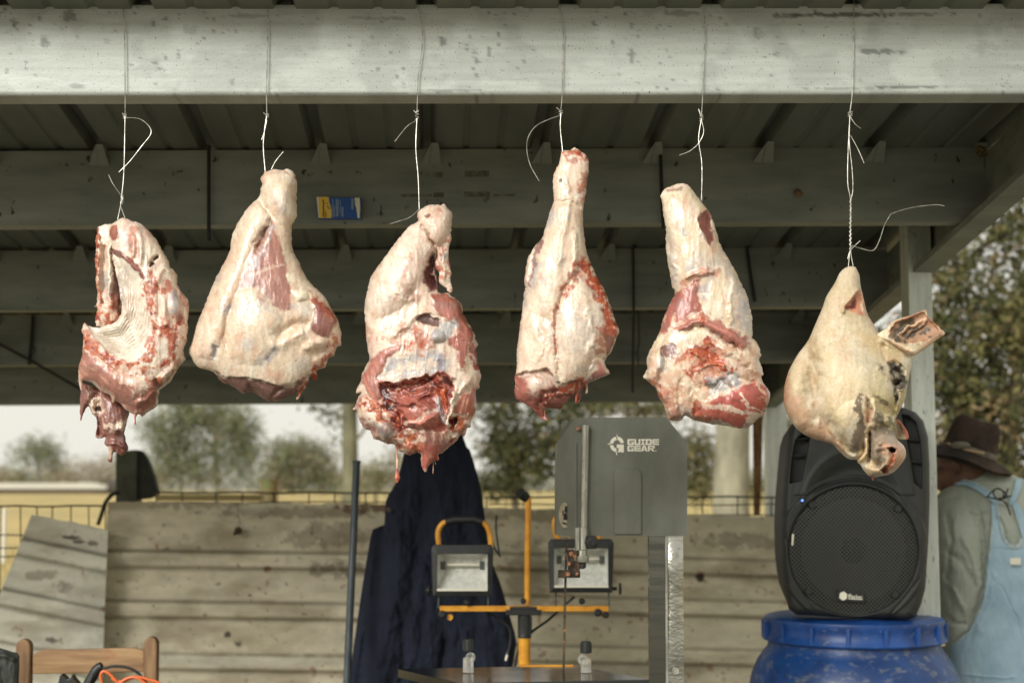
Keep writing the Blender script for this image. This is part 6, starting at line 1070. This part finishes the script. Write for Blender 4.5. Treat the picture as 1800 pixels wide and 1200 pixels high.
soft('body', M['hide'], r, DM, ol, amp=.86, cap=120, base=SKIN, ragsc=14, rag=.25, rough=.5, seed=10, warp=1.6, fine=.7,
     ops=[('puff', A('250,480 420,440 560,500 640,620 630,780 540,900 450,1000 330,950 240,800'), 24), ('line', A('205,500 222,600 232,720 262,830 330,930'), 15, -15), ('line', A('120,600 130,760 190,900'), 18, 8), ('lobe', A('380,290 420,235 455,198 470,240 478,325 440,305 400,302'), -1.0), ('line', A('470,205 500,320 556,415'), 4, -12), ('line', A('372,320 400,262 452,196'), 4, 8), ('line', A('480,250 495,320 540,390'), 4, 6),
          ('puff', jaw, 10), ('line', A('300,850 350,930 400,990 440,1030'), 6, -7), ('line', A('330,960 400,1020 440,1040'), 4, 5),
          ('step', A('520,700 560,800 640,830 660,880 690,960 700,1060 600,1150 500,1150 450,1085 505,1000 512,900'), 9, 10), ('step', snout, 12, 9), ('puff', snout, 20), ('lobe', disc, .30), ('line', B('1105,500 1130,450 1190,412 1270,422 1330,475'), 6, 9), ('line', B('1110,530 1140,600 1130,690 1100,740'), 7, -8), ('puff', B('1185,525 1240,500 1292,530 1278,570 1222,565'), -24), ('line', B('1190,520 1240,498 1290,520'), 3.5, 8), ('puff', B('1120,750 1180,698 1222,705 1204,775 1150,795'), -20), ('line', B('1225,560 1250,620 1215,700'), 3.5, -8),
          ('line', B('1020,330 1016,420 1012,520 1008,630 985,690'), 3, -18), ('line', A('498,735 504,800 500,880'), 3, -14), ('line', B('990,400 985,520 962,600 905,668'), 5, 15), ('line', B('955,470 935,600 880,655'), 2.5, -14), ('line', B('860,50 905,140 930,260'), 5, 5), ('line', A('515,745 535,800 525,860'), 5, 8), ('line', A('545,730 575,790 590,850'), 5, -7),
          ('puff', A('600,560 640,545 690,600 700,680 650,730 615,660'), -14), ('line', A('628,650 645,628 668,648 660,678'), 4, 12), ('line', A('634,674 652,664 668,652'), 1.8, -14), ('line', A('618,600 640,580 668,600 682,640'), 3.5, 7), ('line', A('640,730 660,705 690,690'), 4, 9), ('line', A('690,650 650,760 636,860'), 5, 8), ('line', A('668,690 640,770 622,850'), 3.5, -9), ('line', B('1200,60 1250,200 1262,300'), 6, -7), ('line', B('1060,340 1180,310 1290,350'), 7, -6), ('line', B('1080,250 1190,230 1280,290'), 5, 5), ('line', A('560,470 640,500 720,535'), 7, -10), ('line', A('560,430 610,480 715,525'), 8, 11)],
     paint=[(PLAIN(190,170,138), A('440,70 350,100 180,440 90,640 80,800 130,900 210,930 180,700 260,480 380,360 480,360 560,420'), 18, 8, .7), (PLAIN(176,118,88), A('50,620 98,620 110,880 60,880'), 9, 5, .8), (PLAIN(190,150,120), (A('140,760 190,880 300,950 350,990'), 16), 10, 8, .7), (PLAIN(160,134,98), (A('235,470 225,560 235,640'), 10), 12, 10, .5), (PLAIN(164,134,98), (A('222,620 236,780 290,880 390,990'), 4), 8, 6, .5), (PLAIN(190,164,116), (A('470,430 540,470 640,540'), 14), 12, 10, .55), (PLAIN(226,208,170), A('300,600 420,560 520,640 520,760 430,860 300,800'), 30, 6, .55),  # painted shading: darker left side, upper cone and jowl crease, lighter cheek
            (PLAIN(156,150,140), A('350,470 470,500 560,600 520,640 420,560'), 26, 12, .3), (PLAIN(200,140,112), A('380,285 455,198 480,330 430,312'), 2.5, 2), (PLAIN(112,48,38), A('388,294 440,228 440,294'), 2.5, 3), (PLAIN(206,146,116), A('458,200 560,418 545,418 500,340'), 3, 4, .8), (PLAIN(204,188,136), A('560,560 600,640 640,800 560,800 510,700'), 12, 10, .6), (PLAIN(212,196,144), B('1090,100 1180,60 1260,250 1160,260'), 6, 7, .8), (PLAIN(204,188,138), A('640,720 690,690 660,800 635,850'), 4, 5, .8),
            (PLAIN(62,56,46), A('606,566 640,548 664,582 692,632 696,690 658,700 642,765 630,700 610,650'), 3, 7), (PLAIN(150,142,124), (A('634,606 656,636 664,668'), 2), 2, 4, .8), (PLAIN(128,120,104), (A('650,690 676,668'), 2), 2, 3, .7), (PLAIN(78,70,60), A('562,568 584,580 576,606 560,598'), 2, 4, .9), (PLAIN(120,104,86), (A('545,560 600,640 700,690'), 1), 1.5, 8, .5), (PLAIN(92,82,68), (A('540,735 570,760 590,765'), 3), 3, 7, .8),
            (PLAIN(132,118,100), A('442,880 480,835 508,880 502,960 484,1020 425,1012 415,955'), 3, 8), (PLAIN(90,80,68), (A('425,990 440,1005 446,960'), 3), 2, 6, .7), (PLAIN(118,104,88), (A('468,735 450,790 478,850'), 8), 4, 8, .9), (PLAIN(130,116,98), B('1030,420 1105,165 1180,255 1290,265 1295,400 1180,420 1100,470 1030,620'), 3, 9), (PLAIN(146,130,110), B('1030,440 1200,405 1200,560 1100,700 1020,640'), 6, 7, .85), (PLAIN(100,92,80), (B('1105,170 1160,240 1200,215 1260,300'), 4), 3, 8, .85), (PLAIN(210,196,150), (B('1180,230 1240,320 1200,340'), 2), 2, 7, .7),
            (PLAIN(230,210,180), (A('492,740 498,790 506,850 502,900'), 10), 3, 6), (PLAIN(206,150,124), (A('512,800 508,850'), 5), 3, 6, .6), (PLAIN(96,80,66), (A('505,745 512,790'), 2), 2, 6, .6), (PLAIN(222,198,158), (B('990,400 980,520 950,610 900,670'), 8), 2.5, 3), (PLAIN(96,86,74), (B('975,400 990,430'), 3), 1.5, 4, .8), (PLAIN(64,54,46), (B('1018,400 1014,520 1010,620'), 1.4), 1.5, 2, .9), (PLAIN(204,158,130), disc, 5, 6, .9), (PLAIN(164,146,128), (B('1105,510 1130,450 1190,425 1290,435'), 10), 6, 5, .95), (PLAIN(206,180,146), B('1000,640 1100,720 1100,830 1020,830 960,740'), 5, 6, .8), (PLAIN(120,106,92), (B('1110,560 1150,640 1110,720'), 4), 5, 6, .7),
            (PLAIN(58,46,40), B('1192,520 1245,502 1292,532 1276,564 1222,560'), 2, 3), (DARKB, B('1125,750 1182,703 1218,710 1198,778 1155,790'), 2, 3), (BLOOD, (B('1245,570 1252,640 1228,700 1205,770'), 1.5), 2, 5, .9), (BLOOD, B('1175,710 1236,724 1200,790 1168,795'), 2.5, 5, .8), (BLOOD, (B('1040,820 1045,850'), 3), 2, 2), (PLAIN(150,132,112), (B('1280,60 1310,130 1290,200'), 3), 5, 8, .6)])
strand(r, DM, [(1533, 834), (1534, 839), (1534.5, 844)], [3, 2.4, .8], M['redstrand'])
ear = A('548,420 575,402 598,388 620,362 645,346 700,330 752,312 792,298 800,318 806,334 840,368 866,392 889,415 880,428 845,450 800,485 760,512 728,530 700,515 660,495 610,462 560,440')
conch = A('606,398 640,356 700,336 790,305 800,336 862,400 868,415 800,455 730,462 660,460 612,430')
soft('ear', M['hide'], r, DM-.035, ear, amp=.42, cap=26, base=SKIN, ragsc=8, rag=.5, rough=.5, seed=11,
     ops=[('puff', conch, -16), ('step', conch, -5, 3), ('line', A('650,425 700,385 790,345'), 3, 8), ('line', A('680,440 740,400 800,350'), 2.5, 7), ('line', A('560,440 650,485 728,525'), 6, 6)],
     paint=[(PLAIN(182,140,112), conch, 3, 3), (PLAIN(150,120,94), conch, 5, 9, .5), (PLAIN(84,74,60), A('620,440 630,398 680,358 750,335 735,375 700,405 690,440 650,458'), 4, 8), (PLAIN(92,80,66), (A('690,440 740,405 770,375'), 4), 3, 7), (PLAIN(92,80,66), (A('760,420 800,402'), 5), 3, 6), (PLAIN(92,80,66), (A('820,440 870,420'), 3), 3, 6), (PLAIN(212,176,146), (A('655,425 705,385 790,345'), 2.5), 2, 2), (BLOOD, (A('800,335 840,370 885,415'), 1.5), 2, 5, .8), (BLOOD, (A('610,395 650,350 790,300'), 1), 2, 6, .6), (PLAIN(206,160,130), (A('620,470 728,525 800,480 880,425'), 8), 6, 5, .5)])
